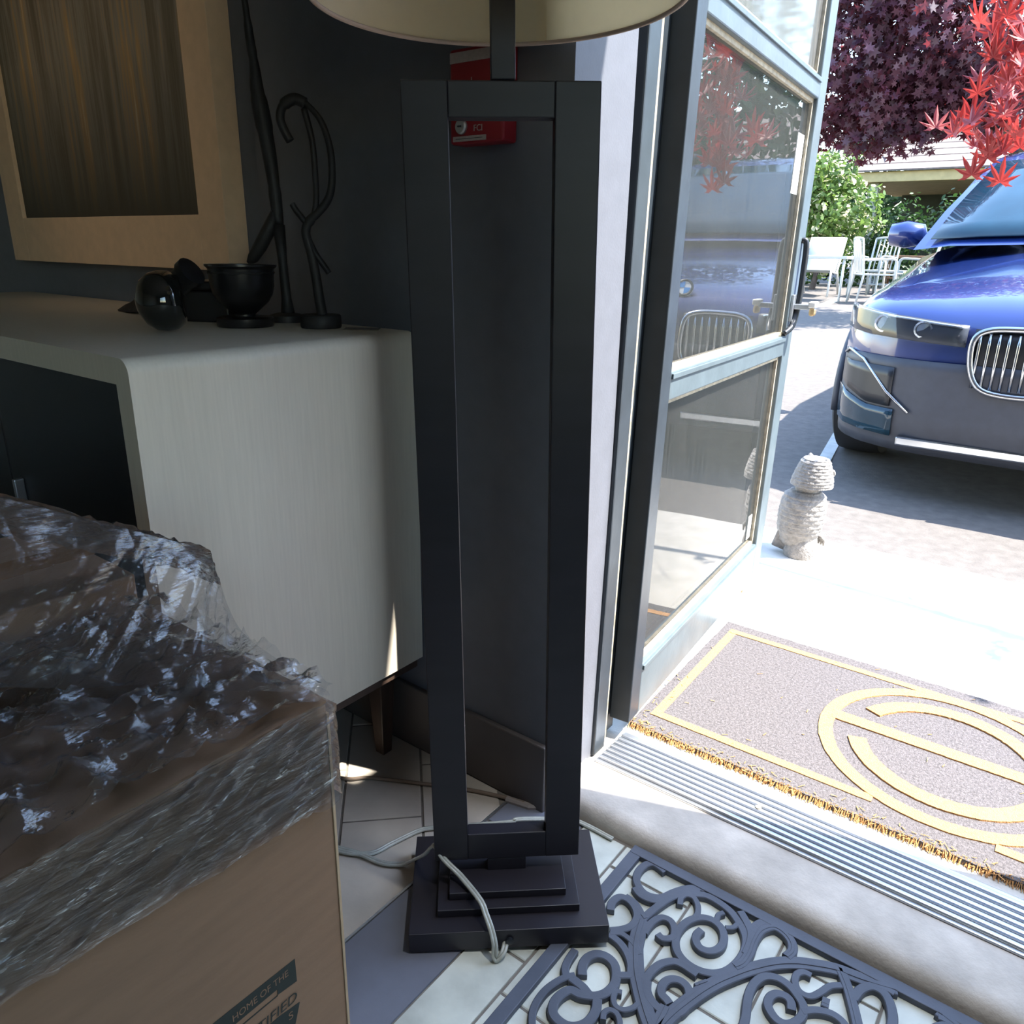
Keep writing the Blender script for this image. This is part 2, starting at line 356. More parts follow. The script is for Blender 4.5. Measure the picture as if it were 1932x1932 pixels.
# ---------------------------------------------------------------- floor lamp
M_lamp = mat('espresso wood', lin(35, 32, 39), 0.42, vary=0.2, scale=5, stretch=(1, 1, 6), bump=0.02, bscale=90)
M_shade = mat('cream linen shade', lin(240, 231, 205), 0.85, vary=0.03, scale=60, bump=0.05, bscale=500)
M_shtrim = mat('shade hem', lin(176, 160, 150), 0.8)
nt = M_shade.node_tree; pb = nt.nodes['Principled BSDF']; tl = nt.nodes.new('ShaderNodeBsdfTranslucent'); tl.inputs[0].default_value = (*lin(240, 230, 204), 1)
mx = nt.nodes.new('ShaderNodeMixShader'); mx.inputs[0].default_value = 0.5
nt.links.new(pb.outputs[0], mx.inputs[1]); nt.links.new(tl.outputs[0], mx.inputs[2]); nt.links.new(mx.outputs[0], nt.nodes['Material Output'].inputs[0])
M_cord = mat('clear plastic cord', lin(176, 178, 168), 0.25, vary=0.1, scale=90, coat=0.4)
thA = math.radians(40.5); ti = math.radians(1.25)
ax_ = Vector((math.cos(thA), math.sin(thA), 0)); nn_ = Vector((-math.sin(thA), math.cos(thA), 0)); up_ = Vector((0, 0, 1))
ex = ax_ * math.cos(ti) + up_ * math.sin(ti); ez = -ax_ * math.sin(ti) + up_ * math.cos(ti)
LM = Matrix(((ex.x, nn_.x, ez.x, -0.593), (ex.y, nn_.y, ez.y, 0.791), (ex.z, nn_.z, ez.z, 0.0045), (0, 0, 0, 1)))
lamp = thing('floor_lamp', 'dark wood floor lamp with open rectangular frame and stepped base by the door', 'lamp', M=LM)
def lb(*b, name, m=M_lamp, par=lamp, bevel=0.0015): return MB().box(*b).xf(LM).build(name, m, par, bevel=bevel)
lb(-0.15, 0.15, -0.104, 0.099, 0.002, 0.036, name='base_plate', bevel=0.001)
lb(-0.108, 0.109, -0.075, 0.070, 0.0362, 0.049, name='base_tier', bevel=0.001)
lb(-0.090, 0.090, -0.056, 0.052, 0.0492, 0.062, name='base_tier', bevel=0.001)
lb(-0.030, 0.031, -0.012, 0.012, 0.0622, 0.0846, name='base_post', bevel=0.001)
lb(-0.113, -0.060, -0.0125, 0.0125, 0.0848, 1.177, name='frame_bar')
lb(0.062, 0.115, -0.0125, 0.0125, 0.0848, 1.177, name='frame_bar')
lb(-0.0602, 0.0622, -0.0124, 0.0124, 1.1385, 1.1768, name='frame_bar')
lb(-0.0602, 0.0622, -0.0124, 0.0124, 0.0850, 0.133, name='frame_bar')
lb(-0.011, 0.017, -0.012, 0.012, 1.1775, 1.42, name='neck_post')
prof = [(0.209, 0.0), (0.203, 0.27)]
sh = MB(); nS = 96
for i, (r_, z_) in enumerate([(0.2095, 1.258), (0.206, 1.40), (0.202, 1.535), (0.200, 1.535), (0.204, 1.40), (0.2075, 1.258)]):
    for k in range(nS): sh.v.append((r_ * math.cos(2 * math.pi * k / nS), r_ * math.sin(2 * math.pi * k / nS), z_))
for i in range(6):
    for k in range(nS): sh.f.append((i * nS + k, i * nS + (k + 1) % nS, ((i + 1) % 6) * nS + (k + 1) % nS, ((i + 1) % 6) * nS + k))
shade = sh.xf(LM).build('lamp_shade', M_shade, lamp, smooth=2)
MB().tube([LM @ Vector((0.2085 * math.cos(2 * math.pi * k / 96), 0.2085 * math.sin(2 * math.pi * k / 96), 1.2605)) for k in range(96)], 0.0028, 8, True).build('hem_trim', M_shtrim, shade, smooth=True)
seam = MB()
aS = math.radians(70)
seam.grid([[(0.2068 * math.cos(aS + d), 0.2068 * math.sin(aS + d), z_) for d in (0, 0.03, 0.06)] for z_ in (1.262, 1.40, 1.53)]); 
seam.v = [(p[0] * (1 - (p[2] - 1.258) * 0.023), p[1] * (1 - (p[2] - 1.258) * 0.023), p[2]) for p in seam.v]
seam.xf(LM).build('shade_seam', M_shade, shade, solid=0.0006)
sp = MB()
for k in range(3):
    a = 2 * math.pi * k / 3 + 0.4; sp.tube([LM @ Vector((0.01 * math.cos(a), 0.01 * math.sin(a), 1.53)), LM @ Vector((0.200 * math.cos(a), 0.200 * math.sin(a), 1.53))], 0.002, 6)
sp.build('shade_spider', M_alu, lamp)
MB().lathe([(0.012, 1.42), (0.014, 1.425), (0.014, 1.47), (0.019, 1.48), (0.03, 1.52), (0.028, 1.55), (0.012, 1.575)], 20, LM).build('lamp_socket', M_black, lamp, smooth=2)
cordp = [(-0.532, 0.712, .018), (-0.525, 0.694, .012), (-0.531, 0.684, .0045), (-0.534, 0.686, .030), (-0.545, 0.691, .0475), (-0.561, 0.698, .060), (-0.578, 0.705, .070), (-0.626, 0.717, .077), (-0.659, 0.715, .092), (-0.679, 0.716, .106), (-0.688, 0.715, .099), (-0.704, 0.716, .075), (-0.740, 0.728, .035), (-0.768, 0.73, .008), (-0.801, 0.712, .0045), (-0.844, 0.703, .0045), (-0.879, 0.691, .0045), (-0.95, 0.665, .0045), (-1.03, 0.62, .0045)]
def flatcord(pts): 
    s_ = spline(pts, 8); m_ = MB()
    for o_ in (-1, 1):
        q = []
        for i, p in enumerate(s_):
            t = (s_[min(len(s_) - 1, i + 1)] - s_[max(0, i - 1)]); t.z = 0
            t = t.normalized() if t.length > 1e-6 else Vector((1, 0, 0)); q.append(p + Vector((-t.y, t.x, 0)) * 0.0023 * o_)
        m_.tube(q, 0.0027, 8)
    return m_
flatcord(cordp).build('lamp_cord', M_cord, lamp, smooth=True)
MB().lathe([(0.006, 0), (0.006, 0.004), (0.003, 0.005)], 14, LM @ Matrix.Translation((0.0, -0.104, 0.017)) @ Matrix.Rotation(math.pi / 2, 4, 'X')).build('cord_grommet', M_black, lamp, smooth=2)
tag(flatcord([(-0.99, 0.64, .004), (-0.924, 0.675, .004), (-0.87, 0.689, .0045), (-0.832, 0.716, .0045), (-0.821, 0.756, .004), (-0.806, 0.807, .004), (-0.787, 0.832, .004), (-0.747, 0.871, .004), (-0.69, 0.926, .005), (-0.681, 0.938, .008), (-0.643, 0.976, .004), (-0.598, 1.006, .004), (-0.52, 1.008, .004)]).build('extension_cord', M_cord, None, smooth=True), 'clear extension cord lying on the tiles behind the lamp base', 'cord')
M_cord2 = mat('brown speaker cable', lin(128, 112, 98), 0.3, vary=0.1, coat=0.3)
tag(MB().tube(spline([(-1.35, 0.70, .004), (-1.2, 0.76, .004), (-1.031, 0.816, .004), (-0.982, 0.855, .004), (-0.869, 0.917, .004), (-0.813, 0.946, .004), (-0.742, 0.974, .004), (-0.70, 0.985, .0045)], 8), 0.004, 8, flat=0.9).build('floor_cable', M_cord2, None, smooth=True), 'brown cable running across the tiles from under the sideboard to the baseboard', 'cable')
M_race = mat('translucent cable cover', lin(150, 142, 138), 0.35)
rc = MB(); ribbon(rc, [Vector((-0.735, 0.975, 0)), Vector((-0.69, 0.985, 0)), Vector((-0.655, 1.012, 0)), Vector((-0.62, 1.014, 0))], 0.014, 0.0, 0.0075, 0.003)
tag(rc.build('cable_cover', M_race, None), 'short grey cable cover on the floor at the foot of the wall corner', 'cable cover')

# ---------------------------------------------------------------- sideboard along the back wall
M_cream = mat('cream linen lacquer', lin(214, 205, 188), 0.5, vary=0.035, scale=4, stretch=(60, 60, 3), bump=0.04, bscale=120)
M_ctop = mat('cream top', lin(205, 194, 176), 0.45, vary=0.05, scale=10)
M_dkwood = mat('dark walnut', lin(64, 50, 42), 0.5, vary=0.25, scale=6, stretch=(8, 8, 1))
M_void = mat('black lacquer front', lin(26, 26, 30), 0.3)
sb = thing('sideboard', 'cream linen sideboard standing on dark legs along the slate wall', 'sideboard', (-1.7, 0.72, 0))
def pbox(par, m, name, *b, bevel=0.002): return MB().box(*b).build(name, m, par, bevel=bevel)
X0, X1, Y0, Y1, Z0, Z1 = -2.46, -0.943, 0.467, 0.968, 0.240, 0.866
wf = MB(); r = 0.020; t = 0.034       # waterfall shell: end, top, other end
pr_o = [(X1, Z0)] + [(X1 - r + r * math.cos(a), Z1 - r + r * math.sin(a)) for a in [math.pi / 2 * i / 8 for i in range(9)]] + [(X0 + r - r * math.sin(a), Z1 - r + r * math.cos(a)) for a in [math.pi / 2 * i / 8 for i in range(9)]] + [(X0, Z0)]
pr_i = [(X0 + t, Z0), (X0 + t, Z1 - t), (X1 - t, Z1 - t), (X1 - t, Z0)]
pl = pr_o + pr_i; n = len(pl)
wf.add([(p[0], y, p[1]) for y in (Y0, Y1) for p in pl], [tuple(range(n)), tuple(range(n, 2 * n))[::-1]] + [(i, (i + 1) % n, n + (i + 1) % n, n + i) for i in range(n)])
wf.build('shell', M_cream, sb, smooth=2)
pbox(sb, M_dkwood, 'bottom_panel', X0 + t, X1 - t, Y0 + 0.03, Y1, Z0 - 0.0, Z0 + 0.03)
pbox(sb, M_dkwood, 'base_rail', X0 + 0.01, X1 - 0.006, Y0 + 0.008, Y1 - 0.008, Z0 - 0.020, Z0 - 0.0005)
for i in range(3):
    a = X0 + t + i * (X1 - X0 - 2 * t) / 3; d_ = pbox(sb, M_void, 'door', a + 0.002, a + (X1 - X0 - 2 * t) / 3 - 0.002, Y0 + 0.03, Y0 + 0.05, Z0 + 0.03, Z1 - t - 0.002)
    pbox(d_, M_alu, 'handle', a + 0.04, a + 0.05, Y0 + 0.014, Y0 + 0.03, 0.5, 0.62)
pbox(sb, M_dkwood, 'back_panel', X0 + t, X1 - t, Y1 - 0.015, Y1 - 0.002, Z0 + 0.03, Z1 - t)
for lx, ly in ((-1.03, 0.935), (-1.03, 0.51), (-2.38, 0.935), (-2.38, 0.51)):
    MB().add([(lx + a * s_, ly + b * s_, z_) for z_, s_ in ((0.0, 0.55), (Z0 - 0.018, 1.0)) for a, b in ((-.022, -.022), (.022, -.022), (.022, .022), (-.022, .022))],
             [(3, 2, 1, 0), (4, 5, 6, 7)] + [(i, (i + 1) % 4, 4 + (i + 1) % 4, 4 + i) for i in range(4)]).build('leg', M_dkwood, sb, bevel=0.002)
ZT = 0.8662

# things on the sideboard
M_ebony = mat('black ceramic', lin(30, 29, 31), 0.28, vary=0.2, scale=20, bump=0.05)
M_bronze = mat('dark patinated bronze', lin(40, 39, 40), 0.6, vary=0.3, scale=30, bump=0.1)
M_gl = mat('glossy black glaze', lin(20, 22, 20), 0.04, coat=1.0)
bt = thing('round_bottle', 'black glossy round bottle with a short neck at the front of the sideboard top', 'bottle', (-1.17, 0.66, ZT))
MB().lathe([(0.03, -0.040), (0.046, -0.036), (0.056, -0.02), (0.0585, 0.0), (0.055, 0.018), (0.044, 0.034), (0.026, 0.044), (0.017, 0.048)], 32, Matrix.Translation((-1.205, 0.668, ZT + 0.0475)) @ Matrix.Rotation(math.radians(-37), 4, 'Z') @ Matrix.Rotation(math.radians(95), 4, 'X') @ Matrix.Scale(0.80, 4)).build('bottle_body', M_gl, bt, smooth=True)
NM = Matrix.Translation((-1.225, 0.70, ZT + 0.066)) @ Matrix.Rotation(math.radians(20), 4, 'Z') @ Matrix.Rotation(math.radians(55), 4, 'Y')
MB().lathe([(0.020, 0.0), (0.020, 0.035), (0.024, 0.037), (0.024, 0.048), (0.018, 0.05)], 20, NM).build('bottle_neck', M_ebony, bt, smooth=2)
vz = thing('footed_bowl', 'dark footed bowl with a flared rim on a round disc on the sideboard', 'bowl', (-1.165, 0.79, ZT))
VM = Matrix.Translation((-1.205, 0.815, ZT)) @ Matrix.Scale(0.80, 4)
MB().lathe([(0.0, 0.0005), (0.058, 0.0005), (0.060, 0.004), (0.060, 0.018), (0.056, 0.021), (0.02, 0.022)], 36, VM, cap=False).build('disc_base', M_ebony, vz, smooth=2)
MB().lathe([(0.022, 0.022), (0.022, 0.026), (0.034, 0.036), (0.052, 0.052), (0.062, 0.068), (0.066, 0.085), (0.067, 0.108), (0.068, 0.120), (0.074, 0.1255), (0.074, 0.129), (0.066, 0.128), (0.063, 0.11), (0.060, 0.08), (0.05, 0.06), (0.03, 0.045), (0.0, 0.042)], 36, VM, cap=False).build('bowl_body', M_ebony, vz, smooth=2)
MB().tube([VM @ Vector((0.0668 * math.cos(a), 0.0668 * math.sin(a), 0.112 + 0.0015 * math.sin(9 * a))) for a in [2 * math.pi * k / 60 for k in range(60)]], 0.002, 6, True).build('raised_band', M_bronze, vz, smooth=True)
st = thing('crane_sculpture', 'tall dark sculpture of a slender bird with a spike neck beside the bowl', 'sculpture', (-1.17, 0.895, ZT))
SM = Matrix.Translation((-1.225, 0.918, ZT))
rx = Vector((0.795, 0.607, 0))
def sp_(l): return [SM @ (rx * a + Vector((0, 0, z_))) for a, z_ in l]
def pxl(x, y): return ((x - 530) * 0.00104, (600 - y) * 0.00106)
MB().lathe([(0.0, 0.0005), (0.032, 0.0005), (0.032, 0.012), (0.02, 0.016), (0.0, 0.018)], 28, SM, cap=False).build('base', M_bronze, st, smooth=2)
b_ = spline([pxl(*p) for p in ((527, 440), (524, 380), (520, 330), (514, 280), (508, 235), (507, 205), (503, 165), (500, 120), (496, 80), (494, 50))], 5)
b_ = [SM @ (rx * p.x + Vector((0, 0, p.y))) for p in b_]; nb = len(b_)
rad = [0.007 + 0.006 * math.sin(min(1, i / nb * 1.6) * math.pi) + (0.0018 if (int(i / nb * 10) % 3 == 0) else 0) for i in range(nb)]; rad = [r_ * (1 - 0.55 * (i / nb) ** 3) if i < nb - 6 else 0.006 * (nb - i) / 6 + 0.001 for i, r_ in enumerate(rad)]
MB().tube(b_, rad, 12).build('body_and_neck', M_bronze, st, smooth=True)
MB().tube(sp_([pxl(*p) for p in ((527, 440), (529, 500), (531, 560), (532, 594))]), [0.011, 0.008, 0.009, 0.014], 10).build('leg', M_bronze, st, smooth=True)
MB().tube(sp_([pxl(*p) for p in ((524, 420), (508, 450), (492, 475), (478, 494), (470, 503))]), [0.009, 0.012, 0.012, 0.010, 0.005], 10).build('wing', M_bronze, st, smooth=True)
dnc = thing('dancer_sculpture', 'dark looping sculpture of a bending figure on a round block', 'sculpture', (-1.072, 0.876, ZT))
DMx = Matrix.Translation((-1.098, 0.893, ZT))
def px2(x, y): return DMx @ (rx * ((x - 607) * 0.00098) + Vector((0, 0, (600 - y) * 0.00102 + 0.022)))
MB().lathe([(0.0, 0.0005), (0.034, 0.0005), (0.035, 0.003), (0.035, 0.020), (0.033, 0.0225), (0.0, 0.0225)], 28, DMx, cap=False).build('base', M_bronze, dnc, smooth=2)
MB().tube(spline([px2(*p) for p in ((610, 602), (606, 570), (603, 540), (597, 500), (590, 470), (596, 452), (610, 440), (628, 422), (638, 400), (641, 365), (638, 335), (628, 305), (615, 288), (602, 276))], 6), [0.009 - 0.00006 * i for i in range(79)], 10).build('figure_body', M_bronze, dnc, smooth=True)
MB().tube(spline([px2(*p) for p in ((603, 278), (585, 272), (566, 282), (560, 300), (566, 318), (574, 332))], 6), [0.009] * 12 + [0.007] * 19, 10).build('figure_head', M_bronze, dnc, smooth=True)
MB().tube(spline([px2(*p) for p in ((600, 285), (610, 330), (612, 380), (610, 425), (598, 455), (580, 440), (570, 425))], 6), 0.005, 8).build('arm', M_bronze, dnc, smooth=True)
MB().tube(spline([px2(*p) for p in ((590, 470), (604, 500), (618, 520), (626, 532))], 6), 0.005, 8).build('arm', M_bronze, dnc, smooth=True)
M_card = mat('glossy printed card', lin(150, 136, 120), 0.2, vary=0.2, scale=60)
tag(MB().prism([(-0.03, -0.02), (0.03, -0.02), (0.03, 0.02), (-0.03, 0.02)], 0.0002, 0.0012, Matrix.Translation((-1.03, 0.925, ZT)) @ Matrix.Rotation(0.7, 4, 'Z')).build('business_card', M_card), 'small flat card lying on the sideboard top near its wall corner', 'card')
bx = thing('trinket_box', 'small dark lidded box on the sideboard behind the round bottle', 'box', (-1.33, 0.84, ZT))
TMx = Matrix.Translation((-1.33, 0.84, ZT)) @ Matrix.Rotation(0.5, 4, 'Z')
MB().box(-0.045, 0.045, -0.04, 0.04, 0.0004, 0.055, TMx).build('box_body', M_ebony, bx, bevel=0.003)
MB().box(-0.047, 0.047, -0.042, 0.042, 0.0555, 0.072, TMx).build('lid', M_ebony, bx, bevel=0.004)
ck = MB(); rows_ = []
for i in range(14):
    rows_.append([(-1.62 + 0.16 * j / 13 * 1.4, 0.80 + 0.12 * i / 13, ZT + 0.003 + 0.05 * abs(math.sin(math.pi * i / 13)) ** 0.7 * abs(math.sin(math.pi * j / 13)) ** 0.5 * (1 + 0.5 * nz3(i * 0.4, j * 0.4, 3))) for j in range(14)])
M_cloth = mat('dark wool cloth', lin(52, 46, 44), 0.95, vary=0.2, scale=60)
tag(ck.grid(rows_).build('folded_scarf', M_cloth, None, smooth=True, solid=0.004), 'dark crumpled scarf on the sideboard below the picture', 'scarf')

# picture on the back wall
M_pf = mat('cream picture frame', lin(228, 192, 156), 0.6, vary=0.05, scale=40, bump=0.05, bscale=200)
M_art = bpy.data.materials.new('painted canvas'); M_art.use_nodes = True; nt = M_art.node_tree; b = nt.nodes['Principled BSDF']; b.inputs['Roughness'].default_value = 0.6
tc = nt.nodes.new('ShaderNodeTexCoord'); mp = nt.nodes.new('ShaderNodeMapping'); mp.inputs['Scale'].default_value = (26, 26, 1.4)
nz = nt.nodes.new('ShaderNodeTexNoise'); nz.inputs['Scale'].default_value = 1.0; nz.inputs['Detail'].default_value = 9; nz.inputs['Roughness'].default_value = 0.65
rp = nt.nodes.new('ShaderNodeValToRGB'); els = rp.color_ramp.elements
els[0].position = 0.30; els[0].color = (*lin(84, 76, 62), 1); els[1].position = 0.75; els[1].color = (*lin(214, 202, 180), 1)
for p_, c_ in ((0.45, lin(118, 106, 88)), (0.54, lin(142, 134, 122)), (0.62, lin(176, 140, 92))): q = els.new(p_); q.color = (*c_, 1)
nt.links.new(tc.outputs['Object'], mp.inputs[0]); nt.links.new(mp.outputs[0], nz.inputs['Vector']); nt.links.new(nz.outputs['Fac'], rp.inputs[0])
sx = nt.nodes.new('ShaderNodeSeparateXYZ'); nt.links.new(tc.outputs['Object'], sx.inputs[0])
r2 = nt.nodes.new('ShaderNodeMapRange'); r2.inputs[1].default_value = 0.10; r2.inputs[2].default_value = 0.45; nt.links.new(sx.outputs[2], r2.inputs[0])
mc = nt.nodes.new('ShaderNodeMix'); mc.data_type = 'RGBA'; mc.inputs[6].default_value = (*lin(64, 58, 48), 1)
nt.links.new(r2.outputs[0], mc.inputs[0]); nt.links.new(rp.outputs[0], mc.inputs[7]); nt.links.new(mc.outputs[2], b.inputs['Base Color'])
pc = thing('framed_picture', 'large picture of brown vertical strokes in a deep cream frame on the slate wall', 'picture', (-1.8, 0.99, 0.95))
yF, yB = 0.950, 0.999; px0, px1, pz0, pz1 = -2.46, -1.442, 0.950, 1.88; fwid = 0.093
for bb in ((px0, px0 + fwid, pz0, pz1), (px1 - fwid, px1, pz0, pz1), (px0 + fwid, px1 - fwid, pz0, pz0 + 0.108), (px0 + fwid, px1 - fwid, pz1 - 0.108, pz1)):
    MB().box(bb[0], bb[1], yF, yB, bb[2], bb[3]).build('frame_side', M_pf, pc, bevel=0.0012)
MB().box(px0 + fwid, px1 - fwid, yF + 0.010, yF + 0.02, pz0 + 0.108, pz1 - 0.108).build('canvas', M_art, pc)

# fire alarm call point on the wall
M_red = mat('fire red plastic', lin(150, 34, 44), 0.4, vary=0.06)
M_plate = mat('printed label', lin(190, 176, 172), 0.5, vary=0.1, scale=200)
pu = thing('fire_alarm_station', 'red fire alarm pull station with a key lock on the wall behind the lamp', 'fire alarm', (-0.808, 1.0, 1.15))
def pb_(name, m, u0, u1, z0, z1, y0, y1, bevel=0.001, par=None): return MB().box(u0, u1, y0, y1, z0, z1).build(name, m, par or pu, bevel=bevel)
pb_('housing', M_red, -0.859, -0.757, 1.150, 1.277, 0.965, 0.9995, 0.004)
pb_('pull_bar', M_red, -0.850, -0.768, 1.188, 1.214, 0.955, 0.9655, 0.003)
pb_('label_plate', M_plate, -0.857, -0.762, 1.258, 1.272, 0.9635, 0.9655, 0.0004)
pb_('label_plate', M_plate, -0.857, -0.762, 1.222, 1.2265, 0.9635, 0.9655, 0.0004)
pb_('label_plate', M_plate, -0.852, -0.788, 1.1535, 1.1605, 0.9635, 0.9655, 0.0004)
pb_('label_line', M_black, -0.846, -0.794, 1.1565, 1.1572, 0.9630, 0.9637, 0)
lk = MB().lathe([(0.0105, 0), (0.0105, 0.004), (0.0085, 0.006), (0.0, 0.006)], 24, Matrix.Translation((-0.835, 0.9655, 1.1735)) @ Matrix.Rotation(math.pi / 2, 4, 'X')).build('key_lock', M_alu, pu, smooth=2)
pb_('key_slot', M_black, -0.8385, -0.8315, 1.1725, 1.1745, 0.9580, 0.9600, 0, lk)
def wall_text(txt, size, u, z, par, m, y=0.9640):
    v, f = text_mesh(txt, size, 0.0003); MT = Matrix(((1, 0, 0, u), (0, 0, -1, y), (0, 1, 0, z), (0, 0, 0, 1)))
    return MB().add([MT @ Vector(p) for p in v], f).build('lettering', m, par)
wall_text('FCI', 0.0125, -0.812, 1.166, pu, M_plate)
wall_text('L', 0.013, -0.817, 1.2285, pu, M_plate)

